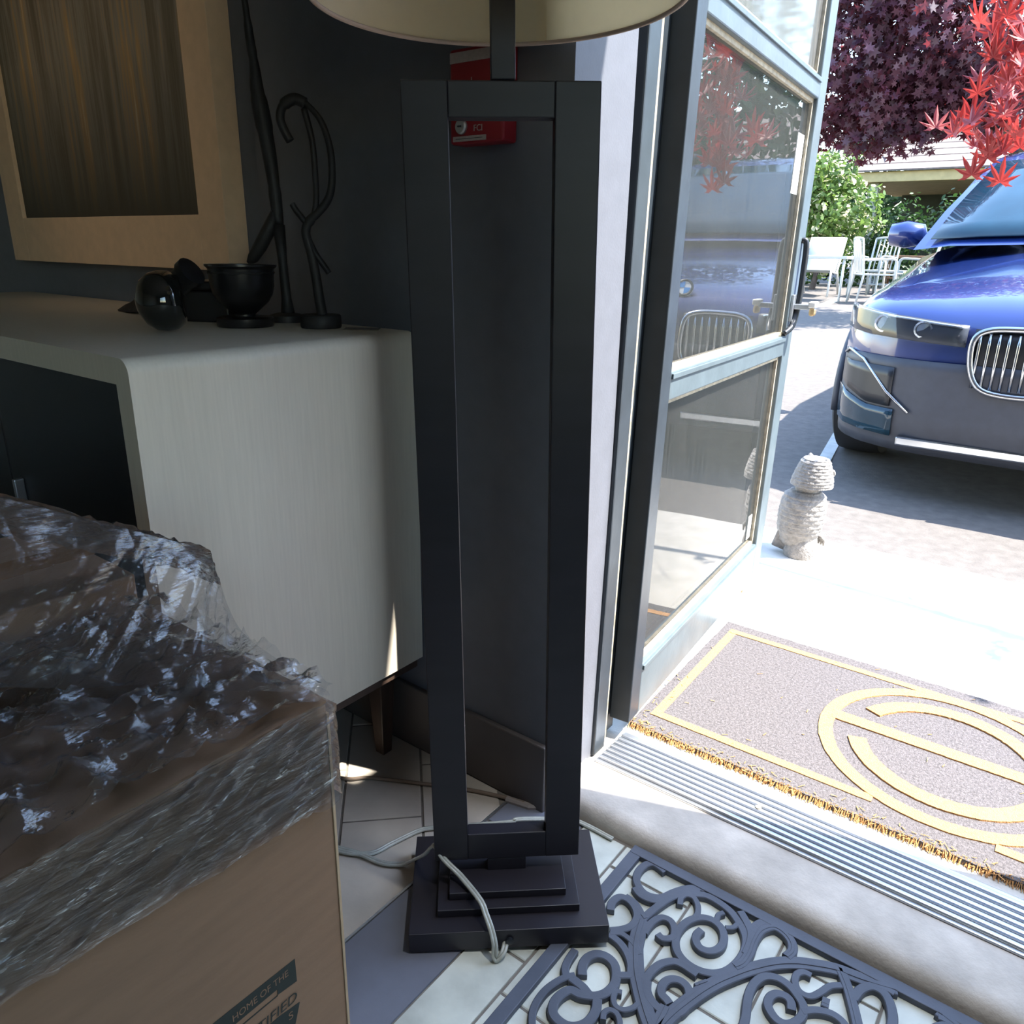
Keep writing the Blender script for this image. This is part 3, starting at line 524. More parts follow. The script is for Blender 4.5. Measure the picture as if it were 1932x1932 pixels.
# centre lines of the mat scrolls: (relative width, points on the floor)
RUB=[(12,[[-0.4085,0.9927],[-0.4213,0.9966],[-0.434,0.9972],[-0.4427,0.9867],[-0.4453,0.9681],[-0.4412,0.9506],[-0.43,0.937],[-0.414,0.9298],[-0.3977,0.933],[-0.3865,0.943],[-0.378,0.9616],[-0.3654,0.9814],[-0.3497,0.995],[-0.3401,0.9993]]),
(10,[[-0.4336,0.9296],[-0.4168,0.9211],[-0.3963,0.9246],[-0.3838,0.9376],[-0.3732,0.9578],[-0.3578,0.9809],[-0.345,0.991]]),
(12,[[-0.3926,0.8761],[-0.3904,0.8939],[-0.3856,0.9182],[-0.3776,0.9458],[-0.3655,0.9661],[-0.3496,0.9787],[-0.3322,0.9881],[-0.3109,0.9879],[-0.2891,0.9822],[-0.2723,0.9711],[-0.2581,0.9587],[-0.2483,0.9435],[-0.2435,0.9232],[-0.2443,0.9009],[-0.2504,0.8786],[-0.2615,0.8629],[-0.2766,0.8537],[-0.2946,0.8507],[-0.3122,0.8545],[-0.3266,0.865],[-0.3365,0.8853],[-0.3379,0.9054],[-0.3332,0.925],[-0.3223,0.9406],[-0.3063,0.9482],[-0.2894,0.9437],[-0.2787,0.9309],[-0.2747,0.9152],[-0.2777,0.9008],[-0.2866,0.891],[-0.2988,0.8887],[-0.3088,0.8958],[-0.3129,0.9078],[-0.3104,0.9203]]),
(9,[[-0.3585,0.9439],[-0.3633,0.957],[-0.3594,0.9687],[-0.3477,0.9715],[-0.336,0.9617],[-0.3291,0.9464],[-0.3291,0.9342]]),
(8,[[-0.2995,0.9516],[-0.3015,0.9642],[-0.2964,0.9733]]),
(8,[[-0.2706,0.9684],[-0.2739,0.955],[-0.283,0.9478]]),
(11,[[-0.3782,0.86],[-0.3787,0.8771],[-0.3757,0.8934],[-0.3684,0.9042],[-0.3563,0.9057],[-0.3458,0.8972],[-0.3395,0.8829],[-0.3434,0.8741],[-0.3517,0.8685],[-0.3606,0.871]]),
(22,[[-0.3915,0.8791],[-0.3847,0.8532],[-0.3769,0.8311],[-0.3664,0.812],[-0.3541,0.7919],[-0.3376,0.7714],[-0.3182,0.7498],[-0.3001,0.7323],[-0.2872,0.7216]]),
(20,[[-0.2938,0.6776],[-0.2876,0.7469],[-0.2748,0.7972],[-0.2579,0.843],[-0.2366,0.8818],[-0.2209,0.9054],[-0.1996,0.9317],[-0.176,0.9521],[-0.1506,0.9669],[-0.1245,0.9787],[-0.0918,0.9855],[-0.0655,0.9928],[-0.0469,0.9991]]),
(12,[[-0.3377,0.7862],[-0.3383,0.7975],[-0.3368,0.8125],[-0.3314,0.8281],[-0.3196,0.8418],[-0.3066,0.845],[-0.2944,0.8442],[-0.2824,0.8433]]),
(12,[[-0.3348,0.7884],[-0.3285,0.7752],[-0.3178,0.7659],[-0.3038,0.7611],[-0.2891,0.7619],[-0.2783,0.7703],[-0.274,0.7845],[-0.276,0.802],[-0.2845,0.8148],[-0.2965,0.8186],[-0.3074,0.8143],[-0.314,0.804],[-0.3142,0.7915],[-0.309,0.7825],[-0.3004,0.7795],[-0.2937,0.7761]]),
(13,[[-0.4133,0.7385],[-0.422,0.7523],[-0.4233,0.7681],[-0.4161,0.7818],[-0.4023,0.7873],[-0.3876,0.7838],[-0.3765,0.7718],[-0.3699,0.7558],[-0.3711,0.7393],[-0.3779,0.7259],[-0.3882,0.7185],[-0.4033,0.7229],[-0.4242,0.7249]]),
(13,[[-0.3857,0.7189],[-0.3999,0.711],[-0.4143,0.7077],[-0.4211,0.6927],[-0.4213,0.6766],[-0.4146,0.6648],[-0.4032,0.6601],[-0.3889,0.6608],[-0.3769,0.6688],[-0.3692,0.6837],[-0.3695,0.7033],[-0.3767,0.7196]]),
(11,[[-0.4196,0.8237],[-0.3992,0.8209],[-0.381,0.8113],[-0.367,0.7974],[-0.3581,0.7802]]),
(11,[[-0.4451,0.7681],[-0.4435,0.7477],[-0.4397,0.7332],[-0.432,0.7238]]),
(10,[[-0.4217,0.7319],[-0.4317,0.719],[-0.4386,0.7018],[-0.4421,0.6843],[-0.4415,0.6655],[-0.4371,0.6486],[-0.4261,0.6316]]),
(8,[[-0.3545,0.7499],[-0.3616,0.746],[-0.3603,0.7357],[-0.3517,0.7266],[-0.3396,0.7283],[-0.3312,0.7388],[-0.3282,0.7498]]),
(8,[[-0.3546,0.6983],[-0.3586,0.7072],[-0.3549,0.7163],[-0.3452,0.7177],[-0.3362,0.7111],[-0.3309,0.7019]]),
(11,[[-0.372,0.7711],[-0.3635,0.7777],[-0.3579,0.7822]]),
(12,[[-0.4407,0.8644],[-0.4466,0.8784],[-0.4436,0.8956],[-0.4314,0.901],[-0.4147,0.8952],[-0.4017,0.8809],[-0.3989,0.8612],[-0.4072,0.8449],[-0.421,0.831]]),
(8,[[-0.4358,0.9061],[-0.4158,0.9027],[-0.3974,0.8904],[-0.3887,0.8851]]),
(9,[[-0.4183,0.8264],[-0.4064,0.8358],[-0.3903,0.8352],[-0.3759,0.8298],[-0.3651,0.8201]]),
(14,[[-0.2446,0.8893],[-0.2377,0.9035],[-0.2363,0.9261],[-0.239,0.9499],[-0.2372,0.9762],[-0.2245,0.995],[-0.2076,0.9947],[-0.1928,0.9845],[-0.1865,0.9691],[-0.19,0.9536]]),
(12,[[-0.2763,0.9913],[-0.2596,0.9762],[-0.247,0.9607],[-0.2418,0.9402],[-0.2401,0.9195]]),
(12,[[-0.2477,0.966],[-0.2467,0.9805],[-0.2408,0.993],[-0.2306,1.0011]]),
(12,[[-0.1997,0.8011],[-0.2016,0.8205],[-0.2081,0.8433],[-0.212,0.8627],[-0.2112,0.8831],[-0.2033,0.9011],[-0.1882,0.9096],[-0.171,0.908],[-0.1566,0.8997],[-0.1453,0.8895],[-0.1413,0.877],[-0.1441,0.8611],[-0.1532,0.848],[-0.1659,0.8455],[-0.1786,0.8524],[-0.1857,0.8624],[-0.1856,0.8753],[-0.1796,0.8849],[-0.1691,0.8883],[-0.1606,0.8838],[-0.1556,0.872]]),
(10,[[-0.1508,0.9442],[-0.161,0.943],[-0.1678,0.9342],[-0.1671,0.9212],[-0.16,0.9101],[-0.1496,0.9068],[-0.1396,0.9115],[-0.1314,0.9261],[-0.1239,0.9435],[-0.1111,0.9552]]),
(14,[[-0.1228,0.9852],[-0.1038,0.9576],[-0.089,0.9306],[-0.0775,0.9071],[-0.0712,0.8946]]),
(13,[[-0.0924,0.9438],[-0.0878,0.9652],[-0.077,0.9803],[-0.0629,0.9815],[-0.0506,0.9702],[-0.0415,0.9478],[-0.0391,0.9271]]),
(10,[[-0.0758,0.9846],[-0.0592,0.9894],[-0.048,0.9884]]),
(11,[[-0.143,0.8788],[-0.1329,0.8898],[-0.1217,0.8971],[-0.1085,0.9013],[-0.0958,0.899],[-0.0863,0.8916]]),
(16,[[-0.1262,0.9124],[-0.1165,0.9137]]),
(20,[[-0.2745,0.8343],[-0.2709,0.8321]])]
# ---------------------------------------------------------------- cartons and stretch film
M_card2 = mat('kraft cardboard', lin(152, 119, 92), 0.8, vary=0.07, scale=14, stretch=(1, 1, 6), bump=0.05, bscale=120)
M_edge = mat('cut cardboard edge', lin(196, 168, 134), 0.85)
M_print = mat('green black box print', lin(46, 52, 46), 0.7, vary=0.08, scale=90)
M_tape = mat('brown packing tape', lin(150, 110, 76), 0.25)
BX0, BX1, BY0, BY1, BZ = -1.04, -0.500, -0.26, 0.386, 0.604
crt = thing('carton', 'big brown cardboard carton with dark green print, wrapped in stretch film', 'carton', (-0.77, 0.06, 0))
MB().box(BX0, BX1, BY0, BY1, 0.0015, BZ).build('carton_body', M_card2, crt, bevel=0.002)
MB().box(BX0, -0.772, BY0, BY1, BZ + 0.0003, BZ + 0.0035).build('flap', M_card2, crt)
MB().box(-0.768, BX1, BY0, BY1, BZ + 0.0003, BZ + 0.0035).build('flap', M_card2, crt)
MB().box(-0.80, -0.74, BY0, BY1, BZ + 0.0036, BZ + 0.0040).build('tape', M_tape, crt)
MB().box(BX1 - 0.003, BX1 + 0.001, BY1 - 0.001, BY1 + 0.0018, 0.004, BZ - 0.01).build('corner_seam', M_edge, crt)
def face_poly(name, pts, m, off=0.0004):
    return MB().add([(BX1 + off, p[0], p[1]) for p in pts], [tuple(range(len(pts)))]).build(name, m, crt, solid=0.0003)
def face_text(txt, size, v0, z0, m, off=0.0008, shear=0.0, sx=1.0):
    v, f = text_mesh(txt, size, 0.0, 'RIGHT', shear); MT = Matrix(((0, 0, 1, BX1 + off), (sx, 0, 0, v0), (0, 1, 0, z0), (0, 0, 0, 1)))
    return MB().add([MT @ Vector(p) for p in v], f).build('lettering', m, crt)
face_poly('print_banner', [(0.205, 0.354), (0.328, 0.349), (0.328, 0.3205), (0.306, 0.3235), (0.306, 0.3305), (0.205, 0.333)], M_print)
face_poly('print_rule', [(0.205, 0.3265), (0.306, 0.3235), (0.306, 0.3222), (0.205, 0.325)], M_print)
face_text('HOME OF THE', 0.0112, 0.3195, 0.3362, M_card2, sx=0.84)
face_text('CERTIFIED', 0.0165, 0.3265, 0.2985, M_print, shear=0.12, sx=1.0)
face_poly('print_shield', [(0.205, 0.300), (0.305, 0.2965), (0.329, 0.292), (0.322, 0.270), (0.30, 0.25), (0.26, 0.235), (0.205, 0.23)], M_print)
face_text('S', 0.013, 0.3205, 0.281, M_card2)
up2 = thing('flat_carton', 'flat brown carton lying on top of the wrapped carton', 'carton', (-0.92, 0.05, 0.608))
MB().box(-1.03, -0.80, -0.25, 0.372, 0.6085, 0.655).build('carton_body', M_card2, up2, bevel=0.002)
MB().box(-0.94, -0.89, -0.25, 0.3725, 0.6552, 0.6556).build('tape', M_tape, up2)

M_film = bpy.data.materials.new('stretch film'); M_film.use_nodes = True; nt = M_film.node_tree; nt.nodes.clear()
o_ = nt.nodes.new('ShaderNodeOutputMaterial'); t_ = nt.nodes.new('ShaderNodeBsdfTransparent'); t_.inputs[0].default_value = (0.95, 0.95, 0.96, 1)
g_ = nt.nodes.new('ShaderNodeBsdfGlossy'); g_.inputs['Roughness'].default_value = 0.06
d_ = nt.nodes.new('ShaderNodeBsdfTranslucent'); d_.inputs[0].default_value = (0.9, 0.9, 0.92, 1)
d2_ = nt.nodes.new('ShaderNodeBsdfDiffuse'); d2_.inputs[0].default_value = (0.85, 0.86, 0.9, 1)
fr = nt.nodes.new('ShaderNodeFresnel'); fr.inputs[0].default_value = 1.5
ma = nt.nodes.new('ShaderNodeMath'); ma.operation = 'MULTIPLY_ADD'; ma.inputs[1].default_value = 1.9; ma.inputs[2].default_value = 0.02; ma.use_clamp = True
tc = nt.nodes.new('ShaderNodeTexCoord'); mp = nt.nodes.new('ShaderNodeMapping'); mp.inputs['Rotation'].default_value = (math.radians(-28), 0, 0); mp.inputs['Scale'].default_value = (60, 14, 110)
n1 = nt.nodes.new('ShaderNodeTexNoise'); n1.inputs['Scale'].default_value = 1.0; n1.inputs['Detail'].default_value = 6
n2 = nt.nodes.new('ShaderNodeTexVoronoi'); n2.feature = 'DISTANCE_TO_EDGE'; n2.inputs['Scale'].default_value = 22
nt.links.new(tc.outputs['Object'], mp.inputs[0]); nt.links.new(mp.outputs[0], n1.inputs['Vector']); nt.links.new(tc.outputs['Object'], n2.inputs['Vector'])
bp = nt.nodes.new('ShaderNodeBump'); bp.inputs['Strength'].default_value = 0.9; bp.inputs['Distance'].default_value = 0.006; nt.links.new(n1.outputs['Fac'], bp.inputs['Height'])
b2 = nt.nodes.new('ShaderNodeBump'); b2.inputs['Strength'].default_value = 0.5; b2.inputs['Distance'].default_value = 0.01; nt.links.new(n2.outputs['Distance'], b2.inputs['Height']); nt.links.new(bp.outputs[0], b2.inputs['Normal'])
nt.links.new(b2.outputs[0], g_.inputs['Normal']); nt.links.new(b2.outputs[0], fr.inputs['Normal'])
nt.links.new(fr.outputs[0], ma.inputs[0])
mA = nt.nodes.new('ShaderNodeMixShader'); nt.links.new(ma.outputs[0], mA.inputs[0]); nt.links.new(t_.outputs[0], mA.inputs[1]); nt.links.new(g_.outputs[0], mA.inputs[2])
rr = nt.nodes.new('ShaderNodeMapRange'); rr.inputs[1].default_value = 0.55; rr.inputs[2].default_value = 0.75; rr.inputs[3].default_value = 0.05; rr.inputs[4].default_value = 0.24; nt.links.new(n1.outputs['Fac'], rr.inputs[0])
mD = nt.nodes.new('ShaderNodeMixShader'); mD.inputs[0].default_value = 0.5; nt.links.new(d_.outputs[0], mD.inputs[1]); nt.links.new(d2_.outputs[0], mD.inputs[2])
mB = nt.nodes.new('ShaderNodeMixShader'); nt.links.new(rr.outputs[0], mB.inputs[0]); nt.links.new(mA.outputs[0], mB.inputs[1]); nt.links.new(mD.outputs[0], mB.inputs[2]); nt.links.new(mB.outputs[0], o_.inputs[0])

def ridge(x, y, z): return 1 - abs(nz3(x, y, z)) * 2
film = thing('stretch_film', 'clear crinkled stretch film wound over the top of the big carton', 'plastic film', (-0.6, 0.1, 0.61))
# band on the printed face, lower edge running diagonally
G = []
for i in range(90):
    v_ = BY0 + (BY1 + 0.003 - BY0) * i / 89; lo = 0.512 - 0.012 * (v_ - 0.188) / 0.2 + 0.004 * nz3(v_ * 25, 0, 1); row = []
    for j in range(46):
        z_ = lo + (BZ + 0.006 - lo) * j / 45
        a = (v_ * 0.88 + z_ * 0.47); c = (-v_ * 0.47 + z_ * 0.88)
        row.append((BX1 + 0.0035 + 0.0040 * ridge(a * 14, c * 110, 2) ** 2 + 0.003 * nz3(a * 20, c * 40, 5), v_, z_))
    G.append(row)
MB().grid(G).build('film_band', M_film, film, smooth=True)
# narrow band turned round the far edge
G = [[(BX1 + 0.006 - 0.16 * i / 10, BY1 + 0.005 + 0.002 * ridge(i * 0.3, j * 1.1, 2), 0.503 + 0.1 * j / 20) for j in range(21)] for i in range(11)]
MB().grid(G).build('film_band', M_film, film, smooth=True)
# sheet over the top
G = []
for i in range(70):
    u_ = BX1 + 0.004 - 0.29 * i / 69; row = []
    for j in range(110):
        v_ = BY0 + (BY1 + 0.006 - BY0) * j / 109
        row.append((u_, v_, BZ + 0.010 + 0.012 * ridge(u_ * 16 + 2 * nz3(u_ * 9, v_ * 9, 3), v_ * 19, 9.37) ** 2 + 0.010 * ridge(u_ * 33, v_ * 30 + 1.5 * nz3(u_ * 20, v_ * 20, 8), 4.61) + 0.007 * ridge(u_ * 43 + 3.3 + nz3(u_ * 30, v_ * 30, .5), v_ * 17 + .7, 2.37) ** 2 + 0.004 * ridge(u_ * 80, v_ * 40, 1.43) ** 2))
    G.append(row)
MB().grid(G).build('film_sheet', M_film, film, smooth=True)
# loose gathered tail standing over the rear corner
Sx = spline([(-.735, .22, .80), (-.73, .30, .755), (-.72, .336, .736), (-.72, .3645, .719), (-.72, .411, .691), (-.715, .42, .6625), (-.70, .419, .63), (-.66, .408, .616), (-.60, .397, .6165), (-.5, .389, .616)], 9)
Bx = spline([(-.70, .10, .67), (-.69, .15, .655), (-.68, .19, .645), (-.655, .24, .63), (-.63, .285, .622), (-.60, .31, .62), (-.57, .325, .62), (-.545, .345, .62), (-.52, .365, .618), (-.495, .387, .614)], 9)
G = []
for i in range(len(Sx)):
    row = []
    for j in range(40):
        t = j / 39; p = Sx[i].lerp(Bx[i], t); w_ = 4 * t * (1 - t)
        k = w_ * (0.012 * ridge(i * 0.35, t * 1.6, 7) + 0.010 * nz3(i * 0.16, t * 3, 2)) * min(1, (len(Sx) - i) / 25)
        row.append((p.x + k * 0.7, p.y - k * 0.2, p.z + k * 0.7 - 0.018 * w_ * max(0, 1 - i / 55)))
    G.append(row)
MB().grid(G).build('film_tail', M_film, film, smooth=True)
Bk = [Vector((p.x - 0.10, p.y - 0.03, max(0.662, p.z - 0.035))) for p in Sx]
G = [[tuple(Sx[i].lerp(Bk[i], j / 14) + Vector((0, 0.004 * nz3(i * .3, j * .4, 1), 0.005 * ridge(i * .4, j * .3, 3)))) for j in range(15)] for i in range(50)]
MB().grid(G).build('film_tail', M_film, film, smooth=True)

# ---------------------------------------------------------------- rubber scroll mat
M_rub = mat('black rubber', lin(80, 85, 97), 0.55, vary=0.14, scale=18, bump=0.04, bscale=250, spec=0.45)
rm = thing('rubber_mat', 'black rubber scrollwork mat on the tiles inside the doorway', 'mat', (-0.02, 0.72, 0))
UC, VC = -0.02, 0.7235
MT_ = 0.0105
mu0, mu1, mv0, mv1 = -0.479, 0.439, 0.427, 1.0145
bw = 0.020
for bb in ((mu0, mu1, mv1 - bw, mv1), (mu0, mu1, mv0, mv0 + bw), (mu0, mu0 + bw + 0.001, mv0 + bw, mv1 - bw), (mu1 - bw, mu1, mv0 + bw, mv1 - bw)):
    MB().box(bb[0], bb[1], bb[2], bb[3], 0.0006, MT_ + 0.0004).build('border', M_rub, rm, bevel=0.0012)
ri = 0
for w_, P_ in RUB:
    W = w_ * 0.00108
    base = spline(P_, 7)
    for su in (1, -1):
        for sv_ in (1, -1):
            q = [Vector((UC + su * (p.x - UC), VC + sv_ * (p.y - VC), 0)) for p in base]
            q = [p for p in q if mu0 + 0.004 < p.x < mu1 - 0.004 and mv0 + 0.004 < p.y < mv1 - 0.004]
            if sv_ < 0 and sum(p.x for p in base) / len(base) < -0.33 and abs(sum(p.y for p in base) / len(base) - VC) < 0.11: continue
            if len(q) < 5 or (su < 0 and sum(p.x for p in q) / len(q) < UC + 0.01) or (sv_ < 0 and sum(p.y for p in q) / len(q) > VC - 0.02): continue
            m_ = MB(); ri += 1
            ribbon(m_, q, W, 0.0006, MT_ - 0.0010 + 0.000012 * ri, 0.0012)
            o = m_.build('scroll', M_rub, rm, smooth=2)
            if w_ >= 14:      # raised rib along the wider strips
                m2 = MB(); ribbon(m2, q, W * 0.30, MT_ - 0.001, MT_ + 0.0006, 0.0003); m2.build('rib', M_rub, o, smooth=2)

# ---------------------------------------------------------------- coir doormat outside
M_coir = mat('dark coir', lin(97, 92, 93), 0.95, vary=0.35, scale=190, bump=0.6, bscale=420, detail=2)
M_gold = mat('golden coir print', lin(194, 143, 90), 0.95, vary=0.14, scale=160, bump=0.5, bscale=420)
DX0, DX1, DY0, DY1, DZ = -0.650, 0.474, 1.300, 1.893, 0.0410
dm = thing('doormat', 'dark coir doormat with golden border and round emblem outside the door', 'doormat', (-0.09, 1.575, 0.03))
N_ = 60; ol = [(DX0 + (DX1 - DX0) * i / N_, DY0) for i in range(N_)] + [(DX1, DY0 + (DY1 - DY0) * i / 40) for i in range(40)] + [(DX1 - (DX1 - DX0) * i / N_, DY1) for i in range(N_)] + [(DX0, DY1 - (DY1 - DY0) * i / 40) for i in range(40)]
ol = [(p[0] - 0.022 * (p[1] - DY0) / 0.59 + 0.003 * nz3(p[0] * 60, p[1] * 60, 0), p[1] + 0.003 * nz3(p[0] * 60, p[1] * 60, 7)) for p in ol]
MB().prism(ol, 0.0305, DZ).build('mat_pile', M_coir, dm)
def dsk(p): return Vector((p[0] - 0.022 * (p[1] - DY0) / 0.59, p[1], 0))
PRN = [0]
def dprint(name, pts, w_):
    PRN[0] += 1; zt_ = DZ + 0.0006 + 0.00035 * PRN[0]
    m_ = MB(); P_ = [dsk(p) for p in pts]; q = []
    for i in range(len(P_) - 1):
        k = max(1, int((P_[i + 1] - P_[i]).length / 0.006)); q += [P_[i].lerp(P_[i + 1], t / k) for t in range(k)]
    q.append(P_[-1]); n = len(q); v = []
    for i, p in enumerate(q):
        t = (q[min(n - 1, i + 1)] - q[max(0, i - 1)]).normalized(); s_ = Vector((-t.y, t.x, 0)) * w_ / 2
        for sg in (1, -1):
            e = p + s_ * sg * (1 + 0.10 * nz3(p.x * 220, p.y * 220, sg)); v += [(e.x, e.y, DZ - 0.001), (e.x, e.y, zt_)]
    f = [(i * 4 + a, i * 4 + b, (i + 1) * 4 + b, (i + 1) * 4 + a) for i in range(n - 1) for a, b in ((0, 1), (1, 3), (3, 2))] + [(0, 1, 3, 2), ((n - 1) * 4, (n - 1) * 4 + 2, (n - 1) * 4 + 3, (n - 1) * 4 + 1)]
    return m_.add(v, f).build(name, M_gold, dm)
ex0, ex1, ey0, ey1 = -0.617, 0.445, 1.363, 1.843
dprint('border_line', [(ex0, ey0), (ex0, ey1)], 0.021); dprint('border_line', [(ex1, ey0), (ex1, ey1)], 0.021)
dprint('border_line', [(ex0 - 0.010, ey1), (ex1 + 0.010, ey1)], 0.021)
dprint('border_line', [(ex0 - 0.010, ey0), (-0.170, ey0)], 0.021); dprint('border_line', [(0.03, ey0), (ex1 + 0.01, ey0)], 0.021)
cu_, cv_ = -0.073, 1.599
arc = lambda r_, a0, a1, n=70: [(cu_ + r_ * math.cos(math.radians(a0 + (a1 - a0) * i / n)), cv_ + r_ * math.sin(math.radians(a0 + (a1 - a0) * i / n))) for i in range(n + 1)]
dprint('emblem_ring', arc(0.2345, 0, 360, 140), 0.029)
dprint('emblem_bar', [(cu_ - 0.228, cv_ + 0.011), (cu_ + 0.228, cv_ + 0.011)], 0.036)
dprint('emblem_arc', arc(0.1715, 197, 343), 0.036); dprint('emblem_arc', arc(0.1715, 24, 156), 0.036)
fb = MB(); r9 = random.Random(3)
for i in range(300):
    if i < 220: t = r9.random(); p = Vector((DX0 + (DX1 - DX0) * t, DY0 + r9.uniform(-0.008, 0.022), 0))
    elif i < 250: p = Vector((DX0 + r9.uniform(-0.02, 0.03), DY0 + 0.3 * r9.random() ** 2, 0))
    else: p = Vector((r9.uniform(DX0, DX1), r9.uniform(DY0, DY1), 0))
    a = r9.uniform(0, 6.28); L_ = r9.uniform(0.004, 0.014); d = Vector((math.cos(a), math.sin(a), 0)) * L_ / 2; s_ = Vector((-d.y, d.x, 0)).normalized() * r9.uniform(0.0004, 0.0011)
    z_ = DZ + 0.0014 if p.y > DY0 + 0.004 else 0.039
    fb.add([tuple(p - d - s_ + Vector((0, 0, z_))), tuple(p + d - s_ + Vector((0, 0, z_ + 0.002))), tuple(p + d + s_ + Vector((0, 0, z_ + 0.002))), tuple(p - d + s_ + Vector((0, 0, z_)))], [(0, 1, 2, 3)])
for i in range(700):      # frayed near edge
    u_ = DX0 + (DX1 - DX0) * i / 700 + r9.uniform(-.002, .002); p = Vector((u_ + r9.uniform(-.004, .004), DY0 - r9.uniform(.002, .011), 0.0315)); q = Vector((u_, DY0 + r9.uniform(0, .006), DZ + 0.001)); w9 = Vector((r9.uniform(.0004, .001), 0, 0))
    fb.add([tuple(p - w9), tuple(p + w9), tuple(q + w9), tuple(q - w9)], [(0, 1, 2, 3)])
stuff(fb.build('loose_fibres', M_gold, dm, solid=0.0006))

# ---------------------------------------------------------------- wedge and owl
M_wood = mat('pale pine', lin(206, 176, 130), 0.7, vary=0.15, scale=20, stretch=(3, 3, 30))
tag(MB().add([(0, 0, 0), (0.10, 0, 0), (0.10, 0.04, 0), (0, 0.04, 0), (0, 0, 0.055), (0, 0.04, 0.055), (0.1, 0, 0.006), (0.1, 0.04, 0.006)], [(3, 2, 1, 0), (4, 6, 7, 5), (0, 1, 6, 4), (1, 2, 7, 6), (2, 3, 5, 7), (3, 0, 4, 5)]).xf(Matrix.Translation((-0.715, 2.165, 0.0302)) @ Matrix.Rotation(math.radians(168), 4, 'Z')).build('door_wedge', M_wood, None, bevel=0.0015), 'small pale wooden wedge under the open glass door', 'door wedge')
M_stone = mat('grey cast stone', lin(140, 136, 132), 0.9, vary=0.22, scale=60, bump=0.5, bscale=140, detail=6)
owl = thing('owl_statue', 'grey stone owl statue on the sunlit walk at the end of the glass door', 'statue', (-0.695, 2.56, 0.03))
OM = Matrix.Translation((-0.695, 2.555, 0.030)) @ Matrix.Rotation(math.radians(-30), 4, 'Z')
def feathered(prof, name, sx=1.0, sy=1.0, lean=0.0, amp=0.004, fs=1.0, offx=0.0):
    n = 88; m = 90; v = []
    zs = [p[1] for p in prof]; rs = [p[0] for p in prof]
    for i in range(m + 1):
        z_ = zs[0] + (zs[-1] - zs[0]) * i / m; r_ = float(np.interp(z_, zs, rs))
        for k in range(n):
            a = 2 * math.pi * k / n
            row = z_ * 62 * fs; ph = a * 11 + (math.pi if int(row) % 2 else 0)
            f_ = (1 - (row % 1)) * (0.35 + 0.65 * abs(math.cos(ph / 2))) * amp + amp * 0.5 * nz3(math.cos(a) * 9, math.sin(a) * 9, z_ * 60)
            if r_ < 0.02: f_ = 0
            v.append(OM @ Vector(((r_ + f_) * math.cos(a) * sx + offx + lean * z_, (r_ + f_) * math.sin(a) * sy, z_)))
    f = [(i * n + k, i * n + (k + 1) % n, (i + 1) * n + (k + 1) % n, (i + 1) * n + k) for i in range(m) for k in range(n)] + [tuple(range(n))[::-1], tuple(range(m * n, (m + 1) * n))]
    return MB().add(v, f).build(name, M_stone, owl, smooth=True)
feathered([(0.030, 0.022), (0.056, 0.045), (0.072, 0.09), (0.077, 0.14), (0.074, 0.19), (0.066, 0.215), (0.046, 0.230), (0.0, 0.232)], 'body', 0.98, 0.95, lean=0.06, offx=-0.018)
feathered([(0.036, 0.215), (0.038, 0.24), (0.036, 0.258)], 'neck', lean=0.0, amp=0.001)
feathered([(0.052, 0.250), (0.069, 0.254), (0.067, 0.275), (0.057, 0.31), (0.048, 0.335), (0.040, 0.345), (0.0, 0.348)], 'head', 1.0, 0.92, lean=0.06, amp=0.0028, fs=1.6)
for sx_ in (-1, 1):
    MB().lathe([(0.013, 0), (0.011, 0.012), (0.004, 0.022), (0.0, 0.024)], 14, OM @ Matrix.Translation((0.018 + 0.034 * sx_, 0.012, 0.330)) @ Matrix.Rotation(0.25 * sx_, 4, 'Y')).build('ear_tuft', M_stone, owl, smooth=True)
    MB().lathe([(0.0, -0.002), (0.013, 0), (0.013, 0.005), (0.006, 0.007), (0.0, 0.007)], 16, OM @ Matrix.Translation((0.018 + 0.024 * sx_, 0.052, 0.295)) @ Matrix.Rotation(-math.pi / 2, 4, 'X'), cap=False).build('eye', M_stone, owl, smooth=True)
MB().lathe([(0.007, 0), (0.005, 0.008), (0.0, 0.018)], 10, OM @ Matrix.Translation((0.018, 0.058, 0.282)) @ Matrix.Rotation(-2.3, 4, 'X')).build('beak', M_stone, owl, smooth=True)
MB().lathe([(0.056, 0.0), (0.057, 0.015), (0.052, 0.04), (0.046, 0.07), (0.03, 0.09)], 18, OM @ Matrix.Translation((0.006, 0.004, 0))).build('stump', M_stone, owl, smooth=2)
for sx_ in (-1, 1):
    for k in range(3): MB().tube([OM @ Vector((0.012 + 0.022 * sx_ + 0.009 * (k - 1), 0.045, 0.075)), OM @ Vector((0.012 + 0.022 * sx_ + 0.011 * (k - 1), 0.062, 0.06)), OM @ Vector((0.012 + 0.022 * sx_ + 0.011 * (k - 1), 0.062, 0.04))], [0.006, 0.006, 0.003], 8).build('claw', M_stone, owl, smooth=True)
tl_ = MB().box(-0.03, 0.03, -0.012, 0.012, -0.05, 0.05); tl_.xf(OM @ Matrix.Translation((-0.035, -0.035, 0.06)) @ Matrix.Rotation(0.35, 4, 'Y') @ Matrix.Rotation(0.7, 4, 'Z')).build('tail', M_stone, owl, bevel=0.006)
